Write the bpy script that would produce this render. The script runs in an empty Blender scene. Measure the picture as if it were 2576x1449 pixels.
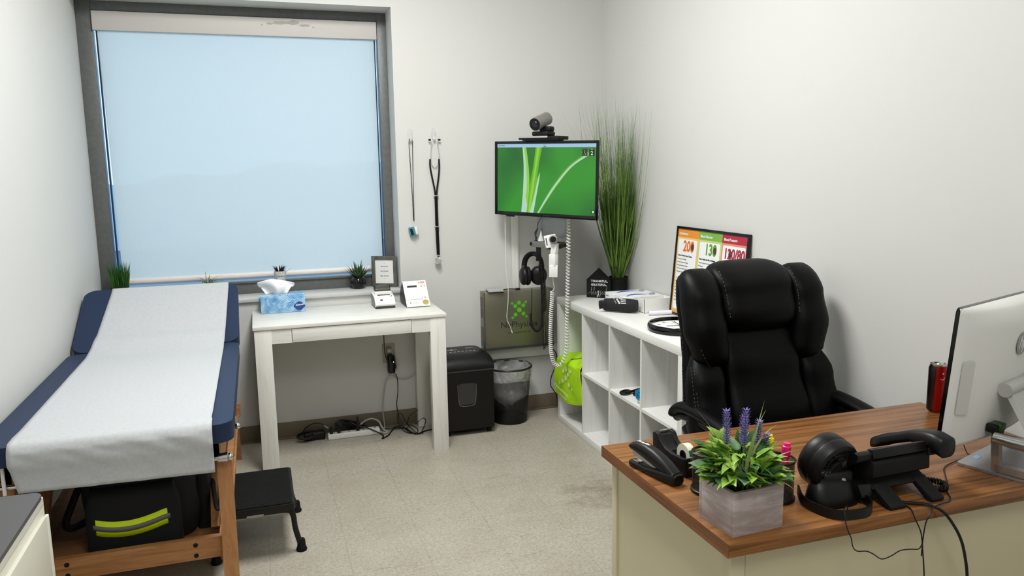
import bpy, bmesh, math, random
from mathutils import Vector, Matrix, Euler

S = bpy.context.scene
C = S.collection
PI = math.pi
# ------------------------------------------------------------------ camera
cam_d = bpy.data.cameras.new('camera')
cam = bpy.data.objects.new('camera', cam_d)
C.objects.link(cam)
YAW, PITCH, ROLL, FPX, CAMH = .3157, .1521, .0166, 1957.63, 1.5385
cy, sy, cp, sp, cr, sr = math.cos(YAW), math.sin(YAW), math.cos(PITCH), math.sin(PITCH), math.cos(ROLL), math.sin(ROLL)
fwd = Vector((sy*cp, cy*cp, -sp))
rgt = Vector((cy, -sy, 0))
dwn = fwd.cross(rgt)
r_ = rgt*cr + dwn*sr
d_ = -rgt*sr + dwn*cr
cam.matrix_world = Matrix(((r_.x, -d_.x, -fwd.x, 0), (r_.y, -d_.y, -fwd.y, 0), (r_.z, -d_.z, -fwd.z, CAMH), (0, 0, 0, 1)))
cam_d.sensor_width = 36
cam_d.lens = 36*FPX/2576
cam_d.clip_start = .05
S.camera = cam
# ------------------------------------------------------------------ sky and lights
W = bpy.data.worlds.new('sky')
S.world = W
W.use_nodes = True
nt = W.node_tree
nt.nodes.clear()
bg = nt.nodes.new('ShaderNodeBackground')
ramp = nt.nodes.new('ShaderNodeValToRGB')
tc = nt.nodes.new('ShaderNodeTexCoord')
sx = nt.nodes.new('ShaderNodeSeparateXYZ')
ou = nt.nodes.new('ShaderNodeOutputWorld')
nt.links.new(tc.outputs['Generated'], sx.inputs[0])
nt.links.new(sx.outputs['Z'], ramp.inputs[0])
nt.links.new(ramp.outputs[0], bg.inputs[0])
nt.links.new(bg.outputs[0], ou.inputs[0])
ramp.color_ramp.elements[0].position = 0.0
ramp.color_ramp.elements[0].color = (.66, .82, .98, 1)
ramp.color_ramp.elements[1].position = .45
ramp.color_ramp.elements[1].color = (.82, .92, 1, 1)
SKY = 2.3
bg.inputs[1].default_value = SKY

def area(name, loc, rot, sxy, watts, col=(1, 1, 1)):
    l = bpy.data.lights.new(name, 'AREA')
    l.shape = 'RECTANGLE'
    l.size, l.size_y = sxy
    l.energy = watts
    l.color = col
    o = bpy.data.objects.new(name, l)
    C.objects.link(o)
    o.location = loc
    o.rotation_euler = rot
    return o
CEIL = 3.1
LAMPS = [(.54, 2.8), (.50, .1)]
LW = [70, 25]
for (lx, ly), w in zip(LAMPS, LW):
    area('ceiling_lamp', (lx, ly, CEIL-.035), (0, 0, 0), (.56, 1.16), w, (1, 1, .985))
S.view_settings.view_transform = 'Standard'
S.view_settings.look = 'None'
S.view_settings.gamma = 1
S.view_settings.exposure = 0.0
# ------------------------------------------------------------------ materials
def lin(c):
    c = c/255
    return c/12.92 if c <= .04045 else ((c+.055)/1.055)**2.4

def col(c):
    return (lin(c[0]), lin(c[1]), lin(c[2]), 1)

def mat(name, c, rough=.5, metal=0, bump=None, var=None, coat=0, spec=.5, trans=0, alpha=1, sheen=0, emit=None, stretch=None):
    m = bpy.data.materials.new(name)
    m.use_nodes = True
    n = m.node_tree
    b = n.nodes['Principled BSDF']
    b.inputs['Base Color'].default_value = col(c)
    b.inputs['Roughness'].default_value = rough
    b.inputs['Metallic'].default_value = metal
    b.inputs['Coat Weight'].default_value = coat
    b.inputs['Specular IOR Level'].default_value = spec
    b.inputs['Transmission Weight'].default_value = trans
    b.inputs['Alpha'].default_value = alpha
    b.inputs['Sheen Weight'].default_value = sheen
    if emit:
        b.inputs['Emission Color'].default_value = col(emit[0])
        b.inputs['Emission Strength'].default_value = emit[1]
    co = None
    if bump or var:
        t = n.nodes.new('ShaderNodeTexCoord')
        mp = n.nodes.new('ShaderNodeMapping')
        n.links.new(t.outputs['Object'], mp.inputs[0])
        if stretch:
            mp.inputs['Scale'].default_value = stretch
        co = mp.outputs[0]
    if bump:
        nz = n.nodes.new('ShaderNodeTexNoise')
        nz.inputs['Scale'].default_value = bump[0]
        nz.inputs['Detail'].default_value = 4
        n.links.new(co, nz.inputs['Vector'])
        bp = n.nodes.new('ShaderNodeBump')
        bp.inputs['Strength'].default_value = bump[1]
        bp.inputs['Distance'].default_value = bump[2] if len(bump) > 2 else .002
        n.links.new(nz.outputs['Fac'], bp.inputs['Height'])
        n.links.new(bp.outputs[0], b.inputs['Normal'])
    if var:   # (scale, other colour, low, high)
        nz = n.nodes.new('ShaderNodeTexNoise')
        nz.inputs['Scale'].default_value = var[0]
        nz.inputs['Detail'].default_value = 6
        nz.inputs['Roughness'].default_value = .6
        n.links.new(co, nz.inputs['Vector'])
        r = n.nodes.new('ShaderNodeValToRGB')
        r.color_ramp.elements[0].position = var[2]
        r.color_ramp.elements[1].position = var[3]
        r.color_ramp.elements[0].color = col(c)
        r.color_ramp.elements[1].color = col(var[1])
        n.links.new(nz.outputs['Fac'], r.inputs[0])
        n.links.new(r.outputs[0], b.inputs['Base Color'])
    return m

def mixmat(name, build):
    m = bpy.data.materials.new(name)
    m.use_nodes = True
    n = m.node_tree
    n.nodes.clear()
    o = n.nodes.new('ShaderNodeOutputMaterial')
    sh = build(n, n.nodes, n.links)
    n.links.new(sh, o.inputs[0])
    return m

def wood(name, c1, c2, c3, scale, stretch, rough=.4, coat=0, bump=.1):
    m = bpy.data.materials.new(name)
    m.use_nodes = True
    n = m.node_tree
    b = n.nodes['Principled BSDF']
    t = n.nodes.new('ShaderNodeTexCoord')
    mp = n.nodes.new('ShaderNodeMapping')
    mp.inputs['Scale'].default_value = stretch
    n.links.new(t.outputs['Object'], mp.inputs[0])
    a = n.nodes.new('ShaderNodeTexNoise')
    a.inputs['Scale'].default_value = scale
    a.inputs['Detail'].default_value = 8
    a.inputs['Roughness'].default_value = .65
    a.inputs['Distortion'].default_value = .6
    n.links.new(mp.outputs[0], a.inputs['Vector'])
    r = n.nodes.new('ShaderNodeValToRGB')
    e = r.color_ramp.elements
    e[0].position = .32
    e[0].color = col(c3)
    e[1].position = .68
    e[1].color = col(c1)
    k = e.new(.48)
    k.color = col(c2)
    n.links.new(a.outputs['Fac'], r.inputs[0])
    n.links.new(r.outputs[0], b.inputs['Base Color'])
    b.inputs['Roughness'].default_value = rough
    b.inputs['Specular IOR Level'].default_value = .32
    b.inputs['Coat Weight'].default_value = coat
    bp = n.nodes.new('ShaderNodeBump')
    bp.inputs['Strength'].default_value = bump
    bp.inputs['Distance'].default_value = .001
    n.links.new(a.outputs['Fac'], bp.inputs['Height'])
    n.links.new(bp.outputs[0], b.inputs['Normal'])
    return m

WALL = mat('wall_paint', (207, 207, 204), .55, bump=(160, .12, .001))
CEILM = mat('ceiling_paint', (232, 232, 228), .8)
GREYFR = mat('grey_aluminium', (96, 98, 97), .45, .2, bump=(60, .05, .001), var=(40, (104, 106, 105), .4, .7))
SILLM = mat('sill_laminate', (190, 190, 188), .4, var=(5, (200, 200, 198), .3, .7))
VAL = mat('valance_fabric', (196, 192, 188), .7, bump=(300, .2, .001))
BAR = mat('blind_bar', (222, 214, 210), .5)
BASEB = mat('brown_rubber_base', (112, 101, 84), .55)
WOODW = wood('whitewashed_wood', (229, 228, 222), (224, 223, 217), (212, 211, 204), 6, (8, 8, .6), .38)
WOODWX = wood('whitewashed_wood_long', (229, 228, 222), (224, 223, 217), (212, 211, 204), 6, (.6, 8, 8), .38)
WOODWY = wood('white_shelf_wood', (232, 232, 229), (228, 228, 225), (219, 219, 215), 5, (8, .5, 8), .4)
BEECH = wood('beech_wood', (176, 129, 86), (164, 115, 72), (138, 92, 54), 5, (9, 9, .7), .42, .1)
BEECHX = wood('beech_wood_rail', (176, 129, 84), (162, 112, 68), (134, 88, 50), 5, (.7, 9, 9), .42, .1)
DESKW = wood('desk_laminate', (156, 107, 62), (128, 83, 42), (72, 42, 18), 3.4, (.55, 15, 15), .36, .12, .03)
DESKE = wood('desk_edge_laminate', (140, 90, 50), (112, 68, 34), (70, 40, 18), 3.4, (15, .55, 15), .4, .1, .03)
CREAM = mat('cream_metal', (200, 192, 160), .5, bump=(200, .1, .001))
NAVY = mat('navy_vinyl', (34, 48, 74), .5, bump=(300, .25, .0006), spec=.2)
PAPER = mat('exam_paper', (184, 187, 190), .85, bump=(120, .35, .001), var=(90, (176, 179, 183), .4, .7))
BLK = mat('black_plastic', (7, 7, 8), .42, spec=.35)
BLKG = mat('black_gloss', (4, 4, 5), .14, spec=.4)
BLKM = mat('black_matte', (9, 9, 10), .7, spec=.3)
DGREY = mat('dark_grey_plastic', (52, 53, 53), .5)
LEATH = mat('black_leather', (2, 2, 3), .46, bump=(220, .35, .0007), spec=.14)
STITCH = mat('grey_stitching', (92, 92, 92), .8)
BAGM = mat('navy_black_nylon', (6, 9, 15), .8, bump=(200, .3, .001))
LIME = mat('lime_reflective', (226, 255, 6), .6, emit=None)
GRYREF = mat('grey_reflective', (112, 112, 110), .5)
RUB = mat('black_rubber', (7, 7, 7), .85, spec=.3)
STEEL = mat('chrome', (200, 200, 200), .18, 1)
BRSH = mat('brushed_steel', (150, 150, 150), .38, 1)
SILV = mat('silver_plastic', (186, 186, 184), .35, .3)
WHT = mat('white_plastic', (233, 233, 230), .4)
WHTM = mat('white_matte', (236, 236, 233), .8)
TISS = mat('tissue_paper', (240, 240, 240), .9)
IVORY = mat('ivory_plastic', (172, 164, 146), .5)
TXTK = mat('black_print', (30, 30, 30), .6)
TXTG = mat('grey_print', (110, 110, 108), .6)
TXTW = mat('white_print', (240, 240, 240), .6)
SOIL = mat('dark_soil', (24, 20, 16), .95)
# ------------------------------------------------------------------ mesh helpers
class B:
    def __init__(s):
        s.bm = bmesh.new()
        s.mi = 0

    def add(s, t, m=None):
        if m is not None:
            bmesh.ops.transform(t, matrix=m, verts=t.verts)
        for f in t.faces:
            f.material_index = s.mi
        me = bpy.data.meshes.new('t')
        t.to_mesh(me)
        t.free()
        s.bm.from_mesh(me)
        bpy.data.meshes.remove(me)
        return s

    def _bev(s, t, w, seg, ang=.5, cond=None):
        if w > 0:
            es = [e for e in t.edges if len(e.link_faces) == 2 and e.calc_face_angle(0) > ang and (cond is None or cond(e))]
            if es:
                bmesh.ops.bevel(t, geom=es, offset=w, segments=seg, affect='EDGES', profile=.5)

    def box(s, x0, y0, z0, x1, y1, z1, bev=0, seg=2, m=None):
        t = bmesh.new()
        bmesh.ops.create_cube(t, size=1)
        for v in t.verts:
            v.co = Vector(((x0+x1)/2+v.co.x*(x1-x0), (y0+y1)/2+v.co.y*(y1-y0), (z0+z1)/2+v.co.z*(z1-z0)))
        s._bev(t, bev, seg)
        return s.add(t, m)

    def prism(s, poly, z0, z1, bev=0, seg=2, m=None):
        t = bmesh.new()
        lo = [t.verts.new((p[0], p[1], z0)) for p in poly]
        hi = [t.verts.new((p[0], p[1], z1)) for p in poly]
        n = len(poly)
        t.faces.new(list(reversed(lo)))
        t.faces.new(hi)
        for i in range(n):
            t.faces.new((lo[i], lo[(i+1) % n], hi[(i+1) % n], hi[i]))
        bmesh.ops.recalc_face_normals(t, faces=t.faces)
        s._bev(t, bev, seg, .5)
        return s.add(t, m)

    def slab(s, x0, y0, x1, y1, z0, z1, rc, bev=0, seg=3, m=None, n=6):
        p = []
        for cx, cy_, a0 in ((x1-rc, y1-rc, 0), (x0+rc, y1-rc, 90), (x0+rc, y0+rc, 180), (x1-rc, y0+rc, 270)):
            for i in range(n+1):
                a = math.radians(a0+90*i/n)
                p.append((cx+rc*math.cos(a), cy_+rc*math.sin(a)))
        t = bmesh.new()
        lo = [t.verts.new((q[0], q[1], z0)) for q in p]
        hi = [t.verts.new((q[0], q[1], z1)) for q in p]
        k = len(p)
        t.faces.new(list(reversed(lo)))
        t.faces.new(hi)
        for i in range(k):
            t.faces.new((lo[i], lo[(i+1) % k], hi[(i+1) % k], hi[i]))
        if bev > 0:
            es = [e for e in t.edges if e.calc_face_angle(0) > 1.2]
            bmesh.ops.bevel(t, geom=es, offset=bev, segments=seg, affect='EDGES', profile=.5)
        return s.add(t, m)

    def poly(s, pts, m=None):
        t = bmesh.new()
        t.faces.new([t.verts.new(p) for p in pts])
        return s.add(t, m)

    def loft(s, rings, caps=True, closed=True, m=None):
        t = bmesh.new()
        R = [[t.verts.new(p) for p in r] for r in rings]
        n = len(R[0])
        for a, b in zip(R, R[1:]):
            for i in range(n if closed else n-1):
                try:
                    t.faces.new((a[i], a[(i+1) % n], b[(i+1) % n], b[i]))
                except ValueError:
                    pass
        if caps and closed:
            t.faces.new(list(reversed(R[0])))
            t.faces.new(R[-1])
        if closed:
            bmesh.ops.recalc_face_normals(t, faces=t.faces)
        return s.add(t, m)

    def grid(s, nu, nv, f, m=None):
        return s.loft([[f(i/nu, j/nv) for j in range(nv+1)] for i in range(nu+1)], False, False, m)

    def tube(s, pts, r, n=8, closed=False, m=None, flat=None, caps=True):
        pts = [Vector(p) for p in pts]
        k = len(pts)
        rr = r if isinstance(r, (list, tuple)) else [r]*k
        rings = []
        up = None
        for i in range(k):
            a = pts[(i-1) % k] if (closed or i > 0) else pts[i]
            b = pts[(i+1) % k] if (closed or i < k-1) else pts[i]
            d = (b-a).normalized() if (b-a).length > 1e-9 else Vector((0, 0, 1))
            if up is None:
                up = Vector((0, 0, 1)) if abs(d.z) < .9 else Vector((0, 1, 0))
            sd = d.cross(up).normalized()
            up = sd.cross(d).normalized()
            fl = flat if flat else (1, 1)
            rings.append([pts[i]+sd*math.cos(2*PI*j/n)*rr[i]*fl[0]+up*math.sin(2*PI*j/n)*rr[i]*fl[1] for j in range(n)])
        if closed:
            rings.append(rings[0])
            return s.loft(rings, False, True, m)
        return s.loft(rings, caps, True, m)

    def lathe(s, prof, n=24, m=None, caps=True):
        rings = [[(r*math.cos(2*PI*j/n), r*math.sin(2*PI*j/n), z) for j in range(n)] for r, z in prof]
        return s.loft(rings, caps, True, m)

    def cyl(s, p0, p1, r, n=20, r1=None):
        return s.tube([p0, p1], [r, r if r1 is None else r1], n)

    def disc(s, r, n=24, m=None):
        return s.poly([(r*math.cos(2*PI*i/n), r*math.sin(2*PI*i/n), 0) for i in range(n)], m)

    def ball(s, c, r, n=12, sc=(1, 1, 1), m=None):
        t = bmesh.new()
        bmesh.ops.create_uvsphere(t, u_segments=n*2, v_segments=n, radius=r)
        for v in t.verts:
            v.co = Vector((c[0]+v.co.x*sc[0], c[1]+v.co.y*sc[1], c[2]+v.co.z*sc[2]))
        return s.add(t, m)

    def text(s, body, size, m, align='LEFT', shear=0, bold=0, ext=.0003, spacing=1, xs=1):
        cu = bpy.data.curves.new('t', 'FONT')
        cu.body = body
        cu.size = size
        cu.align_x = align
        cu.shear = shear
        cu.offset = bold
        cu.extrude = ext
        cu.space_character = spacing
        cu.resolution_u = 3
        o = bpy.data.objects.new('t', cu)
        me = bpy.data.meshes.new_from_object(o)
        t = bmesh.new()
        t.from_mesh(me)
        bpy.data.objects.remove(o)
        bpy.data.curves.remove(cu)
        bpy.data.meshes.remove(me)
        if xs != 1:
            bmesh.ops.scale(t, vec=(xs, 1, 1), verts=t.verts)
        return s.add(t, m)


def fr(o, x, up):
    """matrix placing local x along x, local y along up, local z out of the surface"""
    x = Vector(x).normalized()
    n = x.cross(Vector(up)).normalized()
    u = n.cross(x).normalized()
    return Matrix(((x.x, u.x, n.x, o[0]), (x.y, u.y, n.y, o[1]), (x.z, u.z, n.z, o[2]), (0, 0, 0, 1)))


def rz(a, loc=(0, 0, 0)):
    return Matrix.Translation(loc) @ Matrix.Rotation(math.radians(a), 4, 'Z')

WM = {}

def mk(name, b, mats, parent=None, base=None, smooth=38, label=None, solid=0, sub=0, local=False):
    me = bpy.data.meshes.new(name)
    b.bm.to_mesh(me)
    b.bm.free()
    if not isinstance(mats, (list, tuple)):
        mats = [mats]
    for q in mats:
        me.materials.append(q)
    if smooth:
        me.polygons.foreach_set('use_smooth', [True]*len(me.polygons))
        me.set_sharp_from_angle(angle=math.radians(smooth))
    o = bpy.data.objects.new(name, me)
    C.objects.link(o)
    if parent is not None:
        o.parent = parent
        if not local:
            me.transform(WM[parent.name].inverted())
        WM[o.name] = WM[parent.name].copy()
    else:
        if base is None:
            xs = [v.co.x for v in me.vertices]
            ys = [v.co.y for v in me.vertices]
            zs = [v.co.z for v in me.vertices]
            base = ((min(xs)+max(xs))/2, (min(ys)+max(ys))/2, min(zs))
        me.transform(Matrix.Translation(base).inverted())
        o.location = base
        WM[o.name] = Matrix.Translation(base)
    if solid:
        md = o.modifiers.new('thickness', 'SOLIDIFY')
        md.thickness = solid
        md.offset = 0
    if sub:
        md = o.modifiers.new('smooth', 'SUBSURF')
        md.levels = sub
        md.render_levels = sub
    if label:
        o['label'] = label
    return o


def mks(name, b, mats, parent=None, **k):
    """the loose pieces of a builder, each as an object of its own"""
    b.bm.verts.ensure_lookup_table()
    seen, out = set(), []
    for v in b.bm.verts:
        if v.index in seen:
            continue
        st, isl = [v], []
        seen.add(v.index)
        while st:
            a = st.pop()
            isl.append(a)
            for e in a.link_edges:
                o = e.other_vert(a)
                if o.index not in seen:
                    seen.add(o.index)
                    st.append(o)
        keep = {q.index for q in isl}
        n = B()
        n.bm = b.bm.copy()
        n.bm.verts.ensure_lookup_table()
        bmesh.ops.delete(n.bm, geom=[q for q in n.bm.verts if q.index not in keep], context='VERTS')
        out.append(mk(name, n, mats, parent, **k))
    return out


def thing(name, label, cat, loc=(0, 0, 0), rot=0, group=None):
    o = bpy.data.objects.new(name, None)
    o.empty_display_size = .05
    C.objects.link(o)
    o.location = loc
    o.rotation_euler = (0, 0, math.radians(rot))
    WM[o.name] = Matrix.Translation(loc) @ Matrix.Rotation(math.radians(rot), 4, 'Z')
    tag(o, label, cat, group)
    return o


def tag(o, label, cat, group=None):
    o['label'] = label
    o['category'] = cat
    if group:
        o['group'] = group
    return o


def struct(o):
    o['kind'] = 'structure'
    return o


def smoothpath(P, n=6, closed=False):
    P = [Vector(p) for p in P]
    out = []
    k = len(P)
    for i in range(k if closed else k-1):
        if closed:
            a, b, c, d = P[(i-1) % k], P[i], P[(i+1) % k], P[(i+2) % k]
        else:
            a, b, c, d = P[max(i-1, 0)], P[i], P[i+1], P[min(i+2, k-1)]
        for j in range(n):
            t = j/n
            out.append(.5*((2*b)+(-a+c)*t+(2*a-5*b+4*c-d)*t*t+(-a+3*b-3*c+d)*t**3))
    if not closed:
        out.append(P[-1])
    return out


def helix(P, R, pitch, npt=9):
    P = smoothpath(P, 10)
    L = [0]
    for a, b in zip(P, P[1:]):
        L.append(L[-1]+(b-a).length)
    tot = L[-1]
    turns = tot/pitch
    N = int(turns*npt)
    out = []
    up = Vector((0, 1, 0))
    j = 0
    for i in range(N+1):
        s_ = tot*i/N
        while j < len(L)-2 and L[j+1] < s_:
            j += 1
        t = (s_-L[j])/max(1e-9, L[j+1]-L[j])
        c = P[j].lerp(P[j+1], t)
        d = (P[j+1]-P[j]).normalized()
        sd = d.cross(up).normalized()
        u2 = sd.cross(d)
        a = 2*PI*turns*i/N
        out.append(c+sd*R*math.cos(a)+u2*R*math.sin(a))
    return out


def sup(cx, cy_, z, rx, ry, n=2.6, k=28):
    out = []
    for i in range(k):
        a = 2*PI*i/k
        ca, sa = math.cos(a), math.sin(a)
        out.append((cx+rx*math.copysign(abs(ca)**(2/n), ca), cy_+ry*math.copysign(abs(sa)**(2/n), sa), z))
    return out


def pod(spine, n=2.4, e0=.05, e1=.05, steps=22, k=28):
    """upholstered sausage: spine of (z, cx, cy, rx, ry) rising in z with domed ends"""
    z0, z1 = spine[0][0], spine[-1][0]
    rings = []
    zs = [z0+(z1-z0)*(.5-.5*math.cos(PI*i/steps)) for i in range(steps+1)]
    for z in zs:
        i = 0
        while i < len(spine)-2 and spine[i+1][0] < z:
            i += 1
        a, b = spine[i], spine[i+1]
        t = (z-a[0])/(b[0]-a[0])
        t = t*t*(3-2*t)
        v = [a[q]+(b[q]-a[q])*t for q in range(1, 5)]
        s_ = 1
        if z-z0 < e0:
            s_ = min(s_, math.sqrt(max(0, 1-(1-(z-z0)/e0)**2)))
        if z1-z < e1:
            s_ = min(s_, math.sqrt(max(0, 1-(1-(z1-z)/e1)**2)))
        s_ = max(s_, .12)
        rings.append(sup(v[0], v[1], z, v[2]*(.35+.65*s_) if s_ < 1 else v[2], v[3]*s_, n, k))
    return rings


def blade(b, base, d, L, w, droop, seg=6, twist=0, cup=.25):
    """one leaf: a tapering, drooping strip with a crease"""
    d = Vector(d).normalized()
    side = d.cross(Vector((0, 0, 1)))
    if side.length < .05:
        side = Vector((1, 0, 0))
    side.normalize()
    side = Matrix.Rotation(twist, 3, d) @ side
    p = Vector(base)
    rings = []
    for i in range(seg+1):
        t = i/seg
        ww = w*(1-t**2.2)*(.55+1.8*t*(1-t)) if t < 1 else w*.03
        nrm = side.cross(d).normalized()
        rings.append([p-side*ww, p+nrm*ww*cup*-1, p+side*ww])
        p = p+d*(L/seg)
        d = (d+Vector((0, 0, -droop/seg))).normalized()
    b.loft(rings, False, False)


def leafmat(name, c1, c2, rough=.45, scale=9):
    m = mat(name, c1, rough, var=(scale, c2, .35, .65))
    m.node_tree.nodes['Principled BSDF'].inputs['Subsurface Weight'].default_value = 0
    return m
# ------------------------------------------------------------------ the room
XL, XR, YB, YF = -.835, 2.104, 4.5676, -1.5
FT = .3045
def floor_mat():
    m = bpy.data.materials.new('vinyl_tile')
    m.use_nodes = True
    n = m.node_tree
    N, K = n.nodes, n.links
    b = N['Principled BSDF']
    t = N.new('ShaderNodeTexCoord')
    def noise(sc, det=5, ro=.6, dist=0, st=None):
        q = N.new('ShaderNodeTexNoise')
        q.inputs['Scale'].default_value = sc
        q.inputs['Detail'].default_value = det
        q.inputs['Roughness'].default_value = ro
        q.inputs['Distortion'].default_value = dist
        if st:
            mp = N.new('ShaderNodeMapping')
            mp.inputs['Scale'].default_value = st
            K.new(t.outputs['Object'], mp.inputs[0])
            K.new(mp.outputs[0], q.inputs['Vector'])
        else:
            K.new(t.outputs['Object'], q.inputs['Vector'])
        return q.outputs['Fac']
    def rmp(f, p0, c0, p1, c1):
        r = N.new('ShaderNodeValToRGB')
        r.color_ramp.elements[0].position = p0
        r.color_ramp.elements[1].position = p1
        r.color_ramp.elements[0].color = c0
        r.color_ramp.elements[1].color = c1
        K.new(f, r.inputs[0])
        return r.outputs[0]
    def mul(a, b_, f=1):
        x = N.new('ShaderNodeMix')
        x.data_type = 'RGBA'
        x.blend_type = 'MULTIPLY'
        x.inputs['Factor'].default_value = f
        K.new(a, x.inputs['A'])
        K.new(b_, x.inputs['B'])
        return x.outputs['Result']
    one = (1, 1, 1, 1)
    base = rmp(noise(95, 6, .7, .8), .36, col((156, 150, 136)), .62, col((188, 182, 169)))
    blot = rmp(noise(3.2, 4), .35, (.9, .885, .86, 1), .65, one)
    streak = rmp(noise(9, 8, .7, 1.6, (.45, 1.8, 1)), .31, (.60, .56, .50, 1), .40, one)
    scuff = rmp(noise(30, 4, .5, 2.5, (.6, 2.2, 1)), .27, (.5, .45, .4, 1), .33, one)
    c = mul(mul(mul(base, blot), streak, .55), scuff, .7)
    # tile joints
    sp_ = N.new('ShaderNodeSeparateXYZ')
    K.new(t.outputs['Object'], sp_.inputs[0])
    ds = []
    for ax in ('X', 'Y'):
        a = N.new('ShaderNodeMath')
        a.operation = 'DIVIDE'
        a.inputs[1].default_value = FT
        K.new(sp_.outputs[ax], a.inputs[0])
        f = N.new('ShaderNodeMath')
        f.operation = 'FRACT'
        K.new(a.outputs[0], f.inputs[0])
        g = N.new('ShaderNodeMath')
        g.operation = 'SUBTRACT'
        g.inputs[1].default_value = .5
        K.new(f.outputs[0], g.inputs[0])
        h = N.new('ShaderNodeMath')
        h.operation = 'ABSOLUTE'
        K.new(g.outputs[0], h.inputs[0])
        ds.append(h.outputs[0])
    mn = N.new('ShaderNodeMath')
    mn.operation = 'MAXIMUM'
    K.new(ds[0], mn.inputs[0])
    K.new(ds[1], mn.inputs[1])
    j = rmp(mn.outputs[0], .4962, one, .4985, (.5, .46, .42, 1))
    c = mul(c, j, .85)
    # one scuffed brown patch on the floor before the shelf unit
    v = N.new('ShaderNodeVectorMath')
    v.operation = 'DISTANCE'
    v.inputs[1].default_value = (1.52-.5756, 3.42-.2-3.17+FT*10, 0)
    ns = noise(7, 6, .7)
    K.new(t.outputs['Object'], v.inputs[0])
    ad = N.new('ShaderNodeMath')
    ad.operation = 'ADD'
    K.new(v.outputs['Value'], ad.inputs[0])
    K.new(ns, ad.inputs[1])
    st = rmp(ad.outputs[0], .5, (.55, .47, .42, 1), .72, one)
    c = mul(c, st, .8)
    K.new(c, b.inputs['Base Color'])
    b.inputs['Roughness'].default_value = .42
    bp = N.new('ShaderNodeBump')
    bp.inputs['Strength'].default_value = .12
    bp.inputs['Distance'].default_value = .001
    K.new(noise(60), bp.inputs['Height'])
    K.new(bp.outputs[0], b.inputs['Normal'])
    return m
FLOOR = floor_mat()
b = B().box(XL-.2, YF-.2, -.1, XR+.2, YB+.6, 0)
struct(mk('floor', b, FLOOR, base=(.5756, 3.17-FT*10, 0)))
struct(mk('ceiling', B().box(XL-.2, YF-.2, CEIL, XR+.2, YB+.4, CEIL+.1), CEILM))
WX, WZ0, WZ1 = .797, .82, 2.452
b = B()
b.box(XL-.2, YB, 0, WX, YB+.25, WZ0)
b.box(XL-.2, YB, WZ1, WX, YB+.25, CEIL)
b.box(WX, YB, 0, XR+.2, YB+.25, CEIL)
struct(mk('wall_back', b, WALL))
struct(mk('wall_left', B().box(XL-.2, YF-.2, 0, XL, YB, CEIL).box(XL-.2, YB, WZ0, XL, YB+.25, WZ1), WALL))
struct(mk('wall_right', B().box(XR, YF-.2, 0, XR+.2, YB, CEIL), WALL))
struct(mk('wall_front', B().box(XL, YF-.2, 0, XR, YF, CEIL), WALL))
def bb(name, x0, y0, x1, y1):
    b = B()
    b.box(x0, y0, 0, x1, y1, .099, .002)
    return struct(mk(name, b, BASEB))
o = bb('baseboard_back', XL, YB-.006, XR, YB)
bb('baseboard_right', XR-.006, YF, XR, YB-.006)
bb('baseboard_left', XL, YF, XL+.006, YB-.006)
b = B().box(XL+.006, YB-.014, 0, XR-.006, YB-.006, .012, .004)
struct(mk('trim_1', b, BASEB))
# window: grey frame, sill, glass
YW = 4.75
b = B()
fx0, fx1, fz0, fz1 = XL, WX, .842, 2.452
b.box(fx0, YW, fz0, fx0+.075, YW+.07, fz1, .003)
b.box(fx1-.055, YW, fz0, fx1, YW+.07, fz1, .003)
b.box(fx0+.075, YW, 2.402, fx1-.055, YW+.07, fz1, .003)
b.box(fx0+.075, YW, fz0, fx1-.055, YW+.07, .918, .003)
b.box(fx0+.075, YW-.012, .905, fx1-.055, YW, .918, .002)
win = struct(mk('window_1', b, GREYFR))
mks('edge_shadow_bar', B().box(-.748, YW+.02, .918, -.7405, YW+.04, 2.402).box(.7255, YW+.02, .918, .7325, YW+.04, 2.402), mat('edge_shadow_navy', (16, 30, 58), .5), win)  # added navy bars draw the shadow line along the blind fabric's edges
def glass(n, N, K):
    tr = N.new('ShaderNodeBsdfTransparent')
    tr.inputs[0].default_value = (.76, .88, .97, 1)
    gl = N.new('ShaderNodeBsdfGlossy')
    gl.inputs['Roughness'].default_value = .02
    mx = N.new('ShaderNodeMixShader')
    mx.inputs[0].default_value = .06
    K.new(tr.outputs[0], mx.inputs[1])
    K.new(gl.outputs[0], mx.inputs[2])
    return mx.outputs[0]
GLASS = mixmat('blue_tinted_glass', glass)
mk('glass_pane', B().box(fx0+.06, YW+.055, .90, fx1-.04, YW+.061, 2.42), GLASS, win)
b = B().box(XL+.001, YB-.018, WZ0, WX-.001, YW+.03, .842, .004)
mk('sill', b, SILLM, win)
# land beyond the window: hills under the sky
HILL = mat('far_hill', (190, 206, 216), .9)
b = B()
random.seed(5)
def hz(x):
    return 1.2+.8*math.sin(x*.045+1.0)+.7*math.sin(x*.13+.4)+.5*math.sin(x*.5)
b.loft([[(x, 110, -30), (x, 110, hz(x)), (x, 135, hz(x)-1), (x, 135, -30)] for x in range(-120, 121, 2)], True, True)
struct(mk('hill_ridge', b, HILL))
struct(mk('outdoor_ground', B().box(-160, 4.95, -8.2, 160, 110, -8), mat('distant_ground', (72, 96, 120), .9)))
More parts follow.
